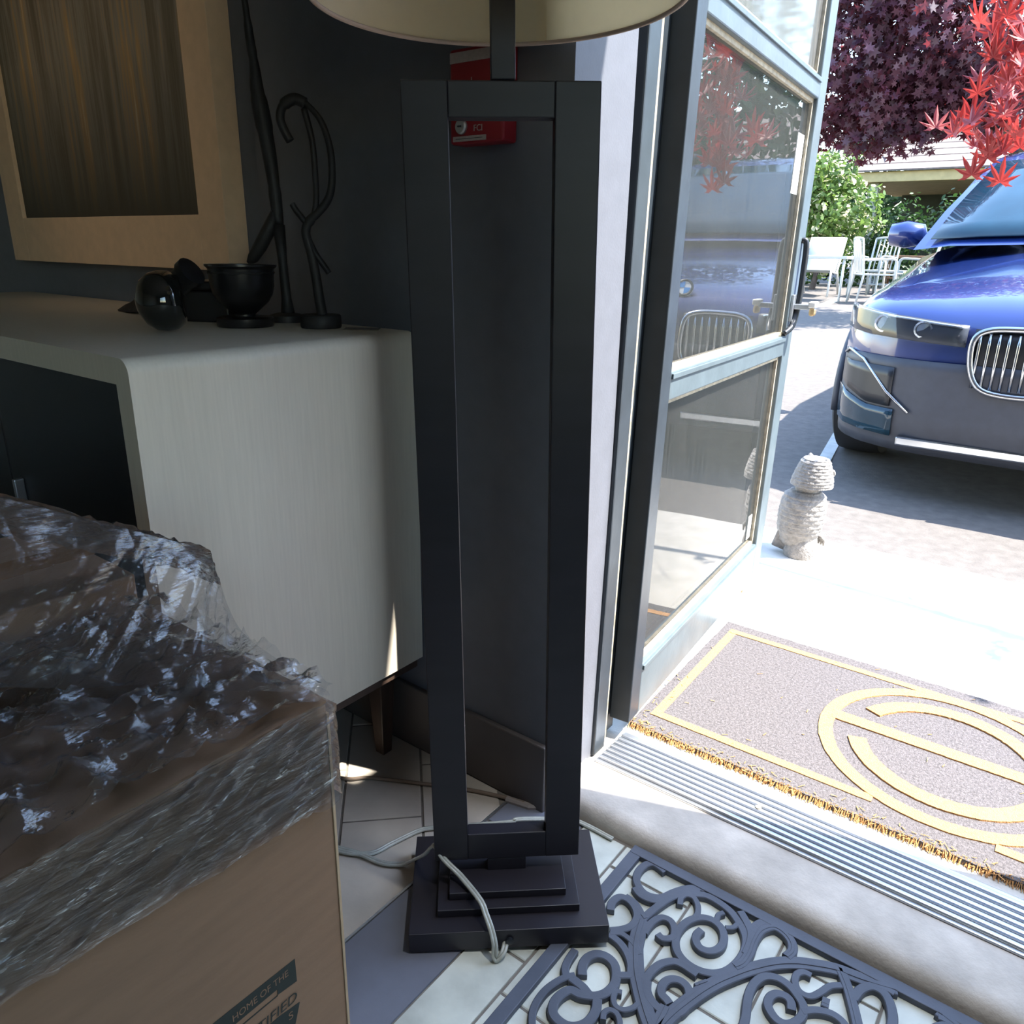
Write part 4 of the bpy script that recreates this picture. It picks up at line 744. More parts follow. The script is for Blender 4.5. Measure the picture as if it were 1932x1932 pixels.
# ---------------------------------------------------------------- blue car facing the shop
M_blue = mat('deep blue car paint', lin(26, 46, 104), 0.25, metal=0.25, vary=0.04, coat=1.0)
M_clad = mat('dark grey bumper plastic', lin(58, 62, 72), 0.5, vary=0.08, scale=30)
M_chrome = mat('satin chrome', lin(170, 174, 180), 0.18, metal=1.0, vary=0.03)
M_tyre = mat('tyre rubber', lin(38, 38, 40), 0.85, vary=0.1, scale=40)
M_cg = mat('dark car glass', lin(24, 52, 68), 0.03, spec=0.5)
M_lens = glass_mat('headlight lens', tint=(0.9, 0.93, 0.95))
M_lamp_w = mat('lamp reflector', lin(205, 210, 216), 0.15, metal=0.8)
CMX = Matrix.Translation((-0.075, 3.50, 0.012)) @ Matrix.Rotation(0.034, 4, 'X')
car = thing('car', 'blue car parked nose first on the asphalt facing the doorway', 'car', M=CMX)
ST = [(0.00, .46, .70, .70, .33), (0.03, .60, .755, .775, .27), (0.09, .72, .785, .82, .24), (0.18, .81, .80, .85, .22), (0.32, .875, .815, .88, .21), (0.55, .912, .83, .92, .20), (0.9, .928, .855, .97, .20), (1.25, .93, .90, 1.0, .20), (1.6, .93, .96, 1.03, .20), (2.4, .93, .99, 1.04, .20), (3.6, .925, 1.0, 1.05, .20), (4.2, .90, 1.0, 1.05, .24), (4.42, .82, .96, 1.0, .32), (4.48, .62, .90, .92, .42)]
bd = MB(); K = None
for y, hw, zt, zc, zb in ST:
    h_ = zt - zb; half = [(0, zc), (.35, zc - .003), (.62, zc * .6 + zt * .4), (.84, zc * .2 + zt * .8), (.93, zt - .02), (.985, zt - .08), (1.0, zt - .20), (1.0, zb + .42 * h_), (.985, zb + .25 * h_), (.97, zb + .08 * h_), (.90, zb), (0, zb)]
    ring = [(hw * a, z_) for a, z_ in half] + [(-hw * a, z_) for a, z_ in half[-2:0:-1]]
    K = len(ring); bd.v += [(p[0], y, p[1]) for p in ring]
for i in range(len(ST) - 1): bd.f += [(i * K + k, i * K + (k + 1) % K, (i + 1) * K + (k + 1) % K, (i + 1) * K + k) for k in range(K)]
bd.f += [tuple(range(K)), tuple(range((len(ST) - 1) * K, len(ST) * K))[::-1]]
bd.xf(CMX).build('body', M_blue, car, smooth=2)
xs_ = [s_[1] for s_ in ST[:7]]; ys_ = [s_[0] for s_ in ST[:7]]
def yf(x, z):
    x = abs(x); y = float(np.interp(x, [0] + xs_, [-0.012] + ys_))
    return y + max(0, (z - 0.70)) * 0.35 * (1 if x < 0.6 else 0.6) + max(0, 0.34 - z) * 0.25
def patch(name, m, x0, x1, lo, hi, off=0.01, nx=18, nzz=6, par=None, solid=0.006):
    G = []
    for i in range(nx + 1):
        x = x0 + (x1 - x0) * i / nx; l_ = lo(x) if callable(lo) else lo; h_ = hi(x) if callable(hi) else hi
        G.append([(x, yf(x, l_ + (h_ - l_) * j / nzz) - off, l_ + (h_ - l_) * j / nzz) for j in range(nzz + 1)])
    return MB().grid(G).xf(CMX).build(name, m, par or car, smooth=True, solid=solid)
def frontline(name, m, pts, r_, par=None, closed=False, off=0.016): return MB().tube([CMX @ Vector((p[0], yf(p[0], p[1]) - off, p[1])) for p in pts], r_, 8, closed).build(name, m, par or car, smooth=True)
bp_ = patch('bumper', M_clad, -0.915, 0.915, 0.215, lambda x: 0.60 - 0.10 * max(0, abs(x) - 0.75), 0.014, 60, 10)
for s_ in (-1, 1):
    hx = [s_ * 0.36, s_ * 0.87]
    hl = patch('headlight', M_clad, hx[0], hx[1], lambda x: 0.665 + 0.045 * (abs(x) - 0.36), lambda x: 0.745 + 0.085 * (abs(x) - 0.36), 0.010, 16, 5)
    for c_, rr_ in ((0.52, 0.034), (0.68, 0.036)):
        LMx = CMX @ Matrix.Translation((s_ * c_, yf(c_, 0.72) - 0.008, 0.675 + 0.06 * (c_ - 0.36) + 0.035)) @ Matrix.Rotation(math.pi / 2, 4, 'X')
        MB().lathe([(rr_, 0), (rr_, 0.010), (rr_ * 0.8, 0.012), (rr_ * 0.7, 0.004), (0.0, 0.006)], 20, LMx).build('lamp_ring', M_lamp_w, hl, smooth=2)
    frontline('light_strip', M_lamp_w, [(s_ * (0.38 + 0.48 * i / 12), 0.738 + 0.085 * (0.48 * i / 12)) for i in range(13)], 0.006, hl)
    frontline('light_strip', M_lamp_w, [(s_ * (0.83 + 0.03 * i / 3), 0.70 + 0.08 * i / 3) for i in range(4)], 0.007, hl)
    patch('lens', M_lens, hx[0], hx[1], lambda x: 0.662 + 0.045 * (abs(x) - 0.36), lambda x: 0.75 + 0.085 * (abs(x) - 0.36), 0.030, 16, 5, hl, solid=0.0)
    # grille half: backing, slats, rounded frame
    gx0, gx1 = 0.030, 0.335
    gr = patch('grille', M_black, s_ * gx0, s_ * gx1, 0.50, 0.735, 0.010, 10, 5)
    for k in range(9):
        x = s_ * (gx0 + 0.028 + k * (gx1 - gx0 - 0.05) / 8); MB().tube([CMX @ Vector((x, yf(x, z_) - 0.022, z_)) for z_ in (0.515, 0.6, 0.68, 0.722)], 0.0065, 6).build('grille_slat', M_chrome, gr, smooth=True)
    fp = spline([(s_ * p[0], p[1]) for p in ((gx0, 0.56), (gx0 + 0.01, 0.70), (gx0 + 0.06, 0.738), (0.2, 0.742), (gx1 - 0.04, 0.732), (gx1, 0.69), (gx1 - 0.01, 0.58), (gx1 - 0.06, 0.51), (0.16, 0.495), (gx0 + 0.04, 0.51))], 5, True)
    frontline('grille_frame', M_chrome, [(p.x, p.y) for p in fp], 0.013, gr, True, 0.022)
    # lower bumper: side intake, accent panels
    patch('intake', M_black, s_ * 0.60, s_ * 0.86, lambda x: 0.40 + 0.35 * max(0, abs(x) - 0.70), lambda x: 0.56 - 0.05 * max(0, abs(x) - .7), 0.022, 10, 4)
    patch('accent_panel', M_cg, s_ * 0.58, s_ * 0.87, lambda x: 0.275, lambda x: 0.39 + 0.25 * max(0, abs(x) - 0.70), 0.024, 10, 4)
    frontline('trim_line', M_chrome, [(s_ * p[0], p[1]) for p in ((0.86, 0.575), (0.83, 0.60), (0.74, 0.575), (0.62, 0.46), (0.52, 0.385))], 0.006, None, False, 0.03)
    MB().box(s_ * 0.30 - 0.25, s_ * 0.30 + 0.25, -0.018, 0.02, 0.245, 0.285).xf(CMX).build('skid_plate', M_chrome, car, bevel=0.008)
    for wy in (0.78, 3.50):
        WMx = CMX @ Matrix.Translation((s_ * 0.83, wy, 0.335)) @ Matrix.Rotation(math.pi / 2, 4, 'Y')
        wh = MB().lathe([(0.22, -0.11), (0.30, -0.115), (0.328, -0.10), (0.335, -0.06), (0.335, 0.06), (0.328, 0.10), (0.30, 0.115), (0.22, 0.11)], 40, WMx, cap=False).build('wheel', M_tyre, car, smooth=2)
        rim = MB().lathe([(0.22, 0.10 * s_), (0.215, 0.06 * s_), (0.05, 0.07 * s_), (0.0, 0.075 * s_)], 30, WMx, cap=False)
        for k in range(5): rim.box(0.03, 0.21, -0.02, 0.02, 0.07, 0.095, WMx @ Matrix.Rotation(2 * math.pi * k / 5, 4, 'Z') @ Matrix.Scale(s_, 4, (0, 0, 1)))
        rim.build('rim', M_chrome, wh)
        MB().tube([CMX @ Vector((s_ * 0.915, wy + 0.37 * math.cos(a), 0.335 + 0.37 * math.sin(a))) for a in [math.pi * (k - 1) / 18 for k in range(21)]], 0.02, 8).build('arch_trim', M_clad, car, smooth=True)
    MB().lathe([(0.0, -.10), (0.06, -0.08), (0.075, 0), (0.055, 0.09), (0.0, 0.11)], 16, CMX @ Matrix.Translation((s_ * 0.97, 1.62, 1.06)) @ Matrix.Rotation(math.pi / 2, 4, 'Y')).build('wing_mirror', M_blue, car, smooth=True)
    MB().tube([CMX @ Vector((s_ * 0.56, y, z_)) for y, z_ in ((2.0, 1.505), (2.15, 1.55), (3.5, 1.56), (3.65, 1.51))], 0.014, 8).build('roof_rail', M_clad, car, smooth=True)
    side = [(1.45, 1.07, .835), (2.0, 1.42, .70), (3.45, 1.44, .68), (3.95, 1.10, .81)]
    MB().add([(s_ * (w_ - .012), y, z_) for y, z_, w_ in side], [(0, 1, 2, 3)]).xf(CMX).build('side_window', M_cg, car, solid=0.006)
CB = [(1.10, 1.00, .82), (1.40, 1.19, .755), (1.92, 1.455, .64), (2.15, 1.495, .62), (2.9, 1.515, .61), (3.6, 1.49, .59), (4.1, 1.2, .72), (4.38, 1.02, .78)]
cb = MB()
for y, z_, hw in CB:
    cb.v += [(-hw, y, z_ - .01), (-hw * .8, y - 0.0, z_ + .012), (-hw * .4, y, z_ + .022), (0, y, z_ + .026), (hw * .4, y, z_ + .022), (hw * .8, y, z_ + .012), (hw, y, z_ - .01)]
for i in range(len(CB) - 1): cb.f += [(i * 7 + j, i * 7 + j + 1, (i + 1) * 7 + j + 1, (i + 1) * 7 + j) for j in range(6)]
base_ = len(cb.v)
for y, z_, hw in CB: cb.v += [(-0.86, y, 1.0), (0.86, y, 1.0)]
for i in range(len(CB) - 1): cb.f += [(i * 7, (i + 1) * 7, base_ + 2 * i + 2, base_ + 2 * i), (i * 7 + 6, base_ + 2 * i + 1, base_ + 2 * i + 3, (i + 1) * 7 + 6)]
cb.xf(CMX).build('cabin', M_blue, car, smooth=2)
for nm, a, b in (('windshield', 0, 2), ('rear_window', 5, 7)):
    y0_, z0_, h0_ = CB[a]; y1_, z1_, h1_ = CB[b]; G = []
    for i in range(7):
        t = i / 6; tt = 0.06 + 0.86 * t; y = y0_ + (y1_ - y0_) * tt; z_ = float(np.interp(y, [c[0] for c in CB], [c[1] for c in CB])); hw = (h0_ + (h1_ - h0_) * tt) * 0.93
        G.append([(hw * q, y - (0.02 if a == 0 else -0.02), z_ + .012 + 0.024 * (1 - q * q)) for q in (-1, -.7, -.35, 0, .35, .7, 1)])
    MB().grid(G).xf(CMX).build(nm, M_cg, car, smooth=True, solid=0.004)
M_eblue = mat('emblem blue', lin(60, 150, 220), 0.3)
EM = CMX @ Matrix.Translation((0, 0.085, 0.835)) @ Matrix.Rotation(math.radians(62), 4, 'X')
em = MB().lathe([(0.042, 0.0), (0.042, 0.006), (0.0, 0.007)], 28, EM).build('emblem', M_white, car, smooth=2)
for k in (0, 2):
    MB().prism([(0, 0)] + [(0.029 * math.cos(math.pi / 2 * k + math.pi / 2 * i / 8), 0.029 * math.sin(math.pi / 2 * k + math.pi / 2 * i / 8)) for i in range(9)], 0.0055, 0.0085, EM).build('emblem_quarter', M_eblue, em)
MB().tube([EM @ Vector((0.037 * math.cos(2 * math.pi * k / 28), 0.037 * math.sin(2 * math.pi * k / 28), 0.006)) for k in range(28)], 0.006, 6, True).build('emblem_ring', M_black, em, smooth=True)

# ---------------------------------------------------------------- patio furniture beyond the bays
M_pw = mat('white painted metal', lin(190, 192, 192), 0.45, vary=0.04)
M_pg = mat('weathered grey metal', lin(150, 158, 160), 0.5, vary=0.08)
M_brown = mat('stained brown timber', lin(112, 84, 62), 0.8, vary=0.2)
def P3(u_, v_, z_): return Vector((u_, v_, az(v_) + z_))
def patio_chair(u_, v_, rz, m, label):
    M_ = Matrix.Translation(P3(u_, v_, 0)) @ Matrix.Rotation(rz, 4, 'Z')
    e = thing('patio_chair', label, 'chair', M=M_, group='metal patio chairs')
    for sx_ in (-1, 1):
        MB().tube([M_ @ Vector(p) for p in spline([(sx_ * .25, .24, 0), (sx_ * .25, .22, .40), (sx_ * .25, .20, .62), (sx_ * .25, .05, .64), (sx_ * .25, -.20, .62)], 4)], 0.016, 8).build('arm_frame', m, e, smooth=True)
        MB().tube([M_ @ Vector(p) for p in ((sx_ * .24, -.28, 0), (sx_ * .23, -.22, .42), (sx_ * .22, -.30, .92))], 0.016, 8).build('rear_leg', m, e, smooth=True)
    MB().box(-.24, .24, -.24, .24, .41, .43, M_).build('seat', m, e, bevel=0.006)
    MB().tube([M_ @ Vector(p) for p in ((-.22, -.30, .92), (-.1, -.325, .935), (.1, -.325, .935), (.22, -.30, .92))], 0.016, 8).build('top_rail', m, e, smooth=True)
    for k in range(5): MB().tube([M_ @ Vector((-.15 + .075 * k, -.225, .44)), M_ @ Vector((-.15 + .075 * k, -.325, .925))], 0.011, 6).build('back_slat', m, e, smooth=True)
    return e
patio_chair(-4.75, 12.75, math.radians(-80), M_pw, 'white patio chair at the far end of the white table near the steel hoop')
patio_chair(-3.3, 14.05, math.radians(160), M_pg, 'grey patio chair tucked behind the near end of the white table')
patio_chair(-3.0, 12.9, math.radians(-60), M_pw, 'white patio chair at the end of the white table beside the low slatted table')
patio_chair(-2.55, 13.3, math.radians(100), M_pg, 'grey patio chair apart from the tables, next to the blue car')
M_ = Matrix.Translation(P3(-4.12, 13.88, 0)) @ Matrix.Rotation(math.radians(185), 4, 'Z')
rcn = thing('recliner', 'reclined white sling chair with its pale back raised behind the white table', 'chair', M=M_)
for sx_ in (-1, 1):
    MB().tube([M_ @ Vector(p) for p in ((sx_ * .28, .45, 0), (sx_ * .28, .40, .40), (sx_ * .28, -.05, .36), (sx_ * .28, -.50, .93))], 0.018, 8).build('side_frame', M_pw, rcn, smooth=True)
    MB().tube([M_ @ Vector(p) for p in ((sx_ * .28, -.45, 0), (sx_ * .28, -.10, .40))], 0.018, 8).build('rear_leg', M_pw, rcn, smooth=True)
G = [[M_ @ Vector((x, y, z_ + .02)) for x in (-.26, 0, .26)] for y, z_ in ((.40, .40), (.15, .36), (-.05, .37), (-.28, .65), (-.49, .92))]
MB().grid(G).build('sling', M_pg, rcn, smooth=True, solid=0.012)
def table(name, u0, u1, v0, v1, hh, m, label, shelf=None):
    M_ = Matrix.Translation(P3((u0 + u1) / 2, (v0 + v1) / 2, 0)); e = thing(name, label, 'table', M=M_); a, b = (u1 - u0) / 2, (v1 - v0) / 2
    MB().box(-a, a, -b, b, hh - .045, hh, M_).build('table_top', m, e, bevel=0.008)
    for sx_ in (-1, 1):
        for sy_ in (-1, 1): MB().tube([M_ @ Vector((sx_ * (a - .04), sy_ * (b - .04), 0)), M_ @ Vector((sx_ * (a - .04), sy_ * (b - .04), hh - .03))], 0.02, 8).build('leg', m, e, smooth=True)
    if shelf: MB().box(-a, a, -b, b, shelf - .02, shelf, M_).build('shelf', m, e, bevel=0.005)
table('patio_table', -4.25, -3.38, 12.7, 13.3, 0.67, M_pw, 'white patio table in the sun among metal chairs')
table('low_table', -3.5, -2.95, 14.6, 15.0, 0.40, M_pg, 'low grey two tier slatted table on the asphalt by the hedge', 0.17)
table('timber_bench', -3.4, -2.3, 15.2, 15.5, 0.62, M_brown, 'brown timber bench in the shade at the foot of the hedge', 0.25)
hp = MB().tube([P3(*p) for p in spline([(-5.22, 13.9, 0), (-5.12, 13.88, 0.20), (-4.98, 13.84, 0.36), (-4.80, 13.8, 0.41), (-4.62, 13.76, 0.41), (-4.47, 13.72, 0.34), (-4.40, 13.7, 0.18), (-4.33, 13.68, 0)], 6)], 0.055, 12)
tag(hp.build('bike_hoop', M_pg, None, smooth=True), 'wide grey steel hoop standing on the asphalt in front of the white patio furniture', 'bike hoop')

# ---------------------------------------------------------------- planting
def leaf_mat(name, c1, c2, tr=0.35, c3=None):
    m = mat(name, c1, 0.5, scale=2.2, col2=c2, detail=8); nt = m.node_tree; pb = nt.nodes['Principled BSDF']
    t_ = nt.nodes.new('ShaderNodeBsdfTranslucent'); t_.inputs[0].default_value = (*(c3 or c2), 1); mx = nt.nodes.new('ShaderNodeMixShader'); mx.inputs[0].default_value = tr
    nt.links.new(pb.outputs[0], mx.inputs[1]); nt.links.new(t_.outputs[0], mx.inputs[2]); nt.links.new(mx.outputs[0], nt.nodes['Material Output'].inputs[0])
    return m
M_purple = leaf_mat('purple maple leaf', lin(52, 36, 54), lin(98, 58, 72), 0.25, lin(150, 56, 60))
M_green = leaf_mat('dark hedge leaf', lin(28, 46, 25), lin(58, 88, 42))
M_lime = leaf_mat('pale dogwood leaf', lin(62, 92, 40), lin(112, 138, 66), 0.4)
M_cream2 = leaf_mat('cream bract', lin(190, 188, 150), lin(214, 210, 170), 0.4)
M_ever = leaf_mat('evergreen leaf', lin(26, 44, 32), lin(52, 78, 48))
M_jap = leaf_mat('red japanese maple leaf', lin(112, 34, 38), lin(156, 62, 60), 0.35, lin(170, 50, 46))
M_bark = mat('bark', lin(84, 72, 64), 0.9, vary=0.3, scale=14, stretch=(4, 4, 1), bump=0.4, bscale=40)
STAR = [(0, -.5), (.12, -.2), (.5, -.25), (.28, .02), (.42, .35), (.12, .2), (0, .6), (-.12, .2), (-.42, .35), (-.28, .02), (-.5, -.25), (-.12, -.2)]
OVAL = [(0, -.5), (.22, -.2), (.25, .1), (0, .5), (-.25, .1), (-.22, -.2)]
def cloud(name, m, par, blobs, n, size, seed, shape=OVAL, droop=0.3):
    """a mass of real leaves spread over a few rounded clumps"""
    rg = np.random.default_rng(seed); w_ = np.array([b[3] * b[4] * b[5] for b in blobs]) ** 0.7; cnt = rg.multinomial(n, w_ / w_.sum()); V = []; k = len(shape); sh_ = np.array(shape)
    for b, c in zip(blobs, cnt):
        if c == 0: continue
        d = rg.normal(size=(c, 3)); d /= np.linalg.norm(d, axis=1)[:, None]
        rr_ = rg.uniform(0.25, 1.0, c) ** 0.45; rr_ *= 1 + 0.22 * np.sin(d[:, 0] * 7 + b[0]) * np.cos(d[:, 2] * 6 + b[1])
        p = np.array(b[:3]) + d * np.array(b[3:6]) * rr_[:, None]
        nrm = d + rg.normal(size=(c, 3)) * 0.7 + np.array([0, 0, droop]); nrm /= np.linalg.norm(nrm, axis=1)[:, None]
        t1 = np.cross(nrm, rg.normal(size=(c, 3))); t1 /= np.linalg.norm(t1, axis=1)[:, None]; t2 = np.cross(nrm, t1)
        s_ = size * rg.uniform(0.6, 1.3, c)
        V.append(p[:, None, :] + s_[:, None, None] * (sh_[None, :, 0, None] * t1[:, None, :] + sh_[None, :, 1, None] * t2[:, None, :] + (np.abs(sh_[None, :, 0, None]) * 0.25) * nrm[:, None, :]))
    V = np.concatenate(V).reshape(-1, 3); N = len(V) // k
    iv = np.array(WM(par).inverted()); V = V @ iv[:3, :3].T + iv[:3, 3]
    me = bpy.data.meshes.new(name); me.vertices.add(N * k); me.vertices.foreach_set('co', V.ravel()); me.loops.add(N * k); me.loops.foreach_set('vertex_index', np.arange(N * k, dtype=np.int32))
    me.polygons.add(N); me.polygons.foreach_set('loop_start', np.arange(N, dtype=np.int32) * k); me.update(calc_edges=True); me.validate()
    me.materials.append(m); o = bpy.data.objects.new(name, me); C.objects.link(o); o.parent = par; o['kind'] = 'stuff'; return o
def tree(name, label, cat, base, trunk, blobs, m, n, size, seed, shape=OVAL, extra=None, group=None):
    M_ = Matrix.Translation(base); e = thing(name, label, cat, M=M_, group=group)
    r8 = random.Random(seed); tb = MB()
    if trunk:
        tp = [Vector(base) + Vector((0, 0, -0.05)), Vector(base) + Vector((0.05, 0, trunk[1] * .5)), Vector(base) + Vector((0, 0.05, trunk[1]))]
        MB().tube(spline(tp, 5), [trunk[0] * (1 - 0.04 * i) for i in range(11)], 10).build('trunk', M_bark, e, smooth=True)
        for b in blobs: MB().tube(spline([tp[2] - Vector((0, 0, .2)), tp[2].lerp(Vector(b[:3]), .5) + Vector((0, 0, .15)), Vector(b[:3]) + Vector((0, 0, b[5] * .4))], 5), [trunk[0] * .45 * (1 - 0.08 * i) for i in range(11)], 7).build('branch', M_bark, e, smooth=True)
    cloud('foliage', m, e, blobs, n, size, seed, shape)
    if extra: cloud('bracts', extra[0], e, blobs, extra[1], extra[2], seed + 50, OVAL, 1.6)
    return e
tree('purple_maple', 'big purple leaved maple overhanging the car and the parking bays', 'tree', P3(-1.3, 11.4, 0), (0.16, 2.1),
     [(-3.2, 10.8, 3.3, 1.35, 1.2, 1.0), (-2.0, 10.9, 3.5, 1.5, 1.4, 1.1), (-2.6, 10.7, 4.7, 1.9, 1.4, 1.0), (-2.7, 10.8, 2.55, .75, .6, .45), (-2.0, 10.9, 2.75, .7, .7, .45)], M_purple, 24000, 0.10, 4, STAR)
tree('dogwood_shrub', 'pale green shrub with creamy bracts behind the white patio furniture', 'shrub', P3(-4.6, 15.2, 0), (0.06, .5),
     [(-4.9, 15.4, 1.3, .9, .6, .75), (-4.35, 15.25, 1.75, .8, .6, .55), (-5.2, 15.4, 2.1, .8, .6, .6), (-4.6, 15.3, 2.4, .6, .5, .4)], M_lime, 5200, 0.11, 5, OVAL, (M_cream2, 900, 0.13))
hb_ = [(-6.6 + .75 * i, 16.55, 1.15 + 0.05 * (i % 2), .62, .45, .90) for i in range(19)]
tree('clipped_hedge', 'dark green clipped hedge running in front of the pavilion', 'hedge', P3(-1, 16.55, 0), None, hb_, M_green, 17000, 0.10, 6)
for i, (u_, v_, hh, lab) in enumerate(((-9.6, 16.0, 5.2, 'dark evergreen tree behind the open glass door, nearest the shrub'), (-14.2, 17.5, 6.0, 'dark evergreen tree farthest along behind the glass door'), (1.9, 10.0, 5.6, 'broad green tree standing just behind the parked blue car'), (9.5, 11.0, 5.0, 'broad green tree well beyond the parked car'), (6.2, 5.5, 4.5, 'green tree beyond the flank of the blue car'), (4.4, 13.2, 5.2, 'broad green tree next to the pavilion roof behind the car'), (-5.6, 23.4, 4.6, 'green tree past the near corner of the pavilion roof'))):
    z_ = az(v_); m_ = M_ever if i < 2 else M_green
    tree('evergreen_tree' if i < 2 else 'green_tree', lab, 'tree', P3(u_, v_, 0), (0.16, hh * .35), [(u_, v_, z_ + hh * .45, 1.7, 1.3, hh * .42), (u_ - .9, v_ - .3, z_ + hh * .3, 1.1, 1.0, hh * .28), (u_ + .9, v_, z_ + hh * .33, 1.1, 1.0, hh * .3), (u_, v_, z_ + hh * .75, 1.1, 1.0, hh * .25)], m_, 6500, 0.16, 11 + i)
# potted japanese maple beside the doorway, only its lowest sprays near the glass
jm_ = thing('japanese_maple', 'potted red japanese maple with drooping star leaves beside the car nose', 'tree', (1.25, 2.9, 0))
MB().lathe([(0.16, 0.031), (0.20, 0.30), (0.215, 0.32), (0.215, 0.36), (0.19, 0.36), (0.185, 0.31), (0.0, 0.31)], 28, Matrix.Translation((1.25, 2.5, 0)), cap=False).build('pot', mat('terracotta', lin(150, 96, 72), 0.8), jm_, smooth=2)
MB().tube(spline([(1.25, 2.5, .30), (1.18, 2.52, .8), (1.05, 2.56, 1.25), (0.9, 2.62, 1.6)], 5), [0.035 - 0.001 * i for i in range(16)], 10).build('trunk', M_bark, jm_, smooth=True)
for q in ([(0.95, 2.6, 1.5), (0.45, 2.68, 1.66), (0.0, 2.72, 1.66), (-0.40, 2.74, 1.56)], [(0.97, 2.6, 1.45), (0.5, 2.66, 1.52), (0.0, 2.68, 1.46), (-0.35, 2.68, 1.33)], [(0.9, 2.62, 1.6), (0.9, 2.7, 1.9), (0.8, 2.8, 2.05)], [(1.05, 2.56, 1.25), (1.35, 2.55, 1.6), (1.5, 2.6, 1.8)]):
    MB().tube(spline(q, 5), [0.011 - 0.0005 * i for i in range((len(q) - 1) * 5 + 1)], 8).build('branch', M_bark, jm_, smooth=True)
lobe = [(0, 0)]
for a in (-115, -70, -33, 0, 33, 70, 115):
    L_ = 1.0 - 0.0042 * abs(a); ar = math.radians(a + 90); w_ = math.radians(11)
    lobe += [(0.30 * math.cos(ar - w_ * 1.5), 0.30 * math.sin(ar - w_ * 1.5)), (L_ * 0.62 * math.cos(ar - w_ * .8), L_ * 0.62 * math.sin(ar - w_ * .8)), (L_ * math.cos(ar), L_ * math.sin(ar)), (L_ * 0.62 * math.cos(ar + w_ * .8), L_ * 0.62 * math.sin(ar + w_ * .8)), (0.30 * math.cos(ar + w_ * 1.5), 0.30 * math.sin(ar + w_ * 1.5))]
lm = MB().add([(p[0], p[1], -0.25 * (p[0] ** 2 + p[1] ** 2)) for p in lobe], [(0, i, i + 1) for i in range(1, len(lobe) - 1)])
lf0 = lm.build('leaf', M_jap, None); lf0.parent = jm_
r5 = random.Random(21); iv = Matrix.Translation((-1.25, -2.9, 0))
for i in range(170):
    if i < 75: c_ = Vector((-0.375 + r5.gauss(0, .05), 2.71 + r5.gauss(0, .10), 1.43 + r5.gauss(0, .10)))
    elif i < 85: t = r5.random(); c_ = Vector((0.6, 2.66, 1.62)).lerp(Vector((-0.3, 2.72, 1.6)), t) + Vector((0, r5.gauss(0, .05), r5.gauss(0, .05)))
    else: c_ = Vector((1.15 + r5.gauss(0, .25), 2.62 + r5.gauss(0, .17), 1.75 + r5.gauss(0, .2)))
    s_ = r5.uniform(0.05, 0.085)
    lf = lf0 if i == 0 else lf0.copy()
    if i: C.objects.link(lf); lf.parent = jm_
    lf.matrix_local = iv @ Matrix.Translation(c_) @ Matrix.Rotation(r5.uniform(0, 6.28), 4, 'Z') @ Matrix.Rotation(r5.uniform(1.6, 2.7), 4, 'X') @ Matrix.Scale(s_, 4)

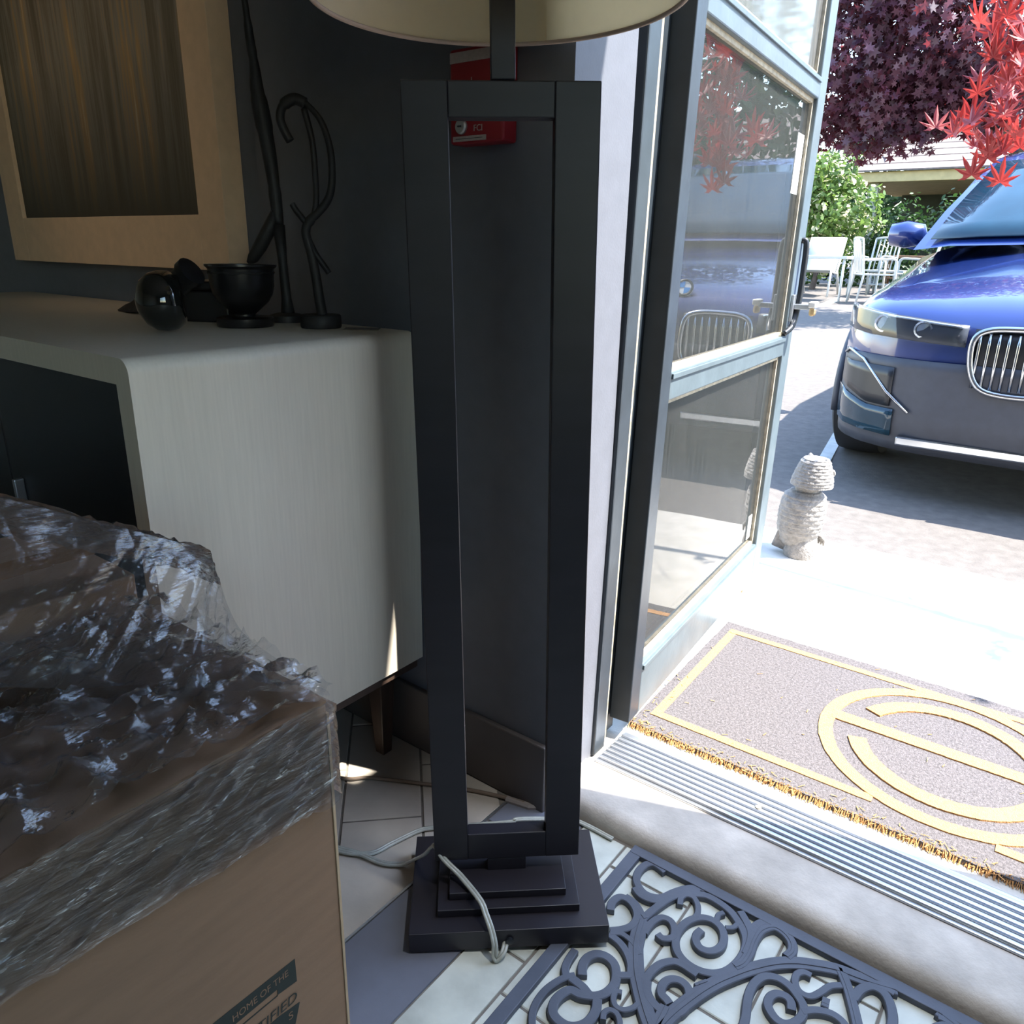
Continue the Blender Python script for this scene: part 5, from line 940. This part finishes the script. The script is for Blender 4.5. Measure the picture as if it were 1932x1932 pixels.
# ---------------------------------------------------------------- pavilion behind
M_roof = mat('grey brown shingles', lin(112, 100, 94), 0.9, vary=0.2, scale=6, stretch=(2, 1, 1), bump=0.3, bscale=30)
M_fas = mat('yellow cream fascia', lin(190, 168, 120), 0.7)
M_post = mat('cream post', lin(160, 156, 138), 0.7)
hs = thing('pavilion', 'low building with grey shingle roof and cream fascia beyond the hedge', 'building', M=Matrix.Translation((-1, 19, 0)))
RY, RZ = 17.4, 2.42
MB().box(-4.95, 8.0, RY, RY + 0.06, RZ - 0.02, RZ + 0.17).build('fascia', M_fas, hs, bevel=0.01)
for k in range(12):
    y0_ = RY - 0.06 + 0.36 * k; z0_ = RZ + 0.17 + 0.15 * k; x0_ = -5.05 + 0.16 * k
    MB().add([(x0_, y0_, z0_), (8, y0_, z0_), (8, y0_ + .38, z0_ + .16), (x0_ + .16, y0_ + .38, z0_ + .16), (x0_, y0_, z0_ + .03), (8, y0_, z0_ + .03), (8, y0_ + .38, z0_ + .175), (x0_ + .16, y0_ + .38, z0_ + .175)], [(3, 2, 1, 0), (4, 5, 6, 7), (0, 1, 5, 4), (1, 2, 6, 5), (2, 3, 7, 6), (3, 0, 4, 7)]).build('shingle_course', M_roof, hs)
MB().box(-4.85, 8, RY + .06, 21.6, RZ - 0.02, RZ + 0.02).build('soffit', M_fas, hs)
for x_ in (-4.35, -1.2, 2.0, 5.2): MB().box(x_ - .09, x_ + .09, RY + .10, RY + .28, az(17.5) - .05, RZ - .02).build('post', M_post, hs, bevel=0.01)
MB().box(-4.6, 8, 21.2, 21.5, az(21) - .1, RZ + 1.9).build('rear_wall', mat('dark green cladding', lin(58, 64, 50), 0.8), hs)

# ---------------------------------------------------------------- unseen spots added to light the doorway and the picture
def added_spot(x, y, aim, watts, col, lab, size=60):
    M_ = Matrix.Translation((x, y, 2.75)); e = thing('added_spot', lab, 'lamp', M=M_, group='unseen added spots')
    MB().lathe([(0.05, -0.02), (0.05, 0.0)], 20, M_).build('mount', M_white, e, smooth=2)
    d = (Vector(aim) - Vector((x, y, 2.62))).normalized(); HM = Matrix.Translation((x, y, 2.64)) @ d.to_track_quat('Z', 'Y').to_matrix().to_4x4()
    MB().lathe([(0.03, -0.07), (0.042, -0.06), (0.05, 0.06), (0.045, 0.06), (0.036, -0.05), (0.0, -0.05)], 20, HM, cap=False).build('spot_head', M_white, e, smooth=2)
    l = bpy.data.lights.new('added_spot_light', 'SPOT'); l.energy = watts; l.color = col; l.spot_size = math.radians(size); l.spot_blend = 0.9; l.shadow_soft_size = 0.05
    o = bpy.data.objects.new('added_spot_light', l); C.objects.link(o); o.parent = e
    o.matrix_local = M_.inverted() @ Matrix.Translation(Vector((x, y, 2.64)) + d * 0.065) @ (-d).to_track_quat('Z', 'Y').to_matrix().to_4x4()
added_spot(-2.7, -0.3, (-1.9, 0.95, 1.3), 7.5, (1.0, 0.70, 0.44), 'unseen warm spot added to light the picture', 32)  # added for the warm light on the picture
added_spot(0.12, 0.80, (0.05, 0.84, 0.0), 60, (0.94, 0.97, 1.0), 'unseen white spot added to brighten the doorway mat from above', 46)  # added fill for the mat, tiles and sill in the doorway
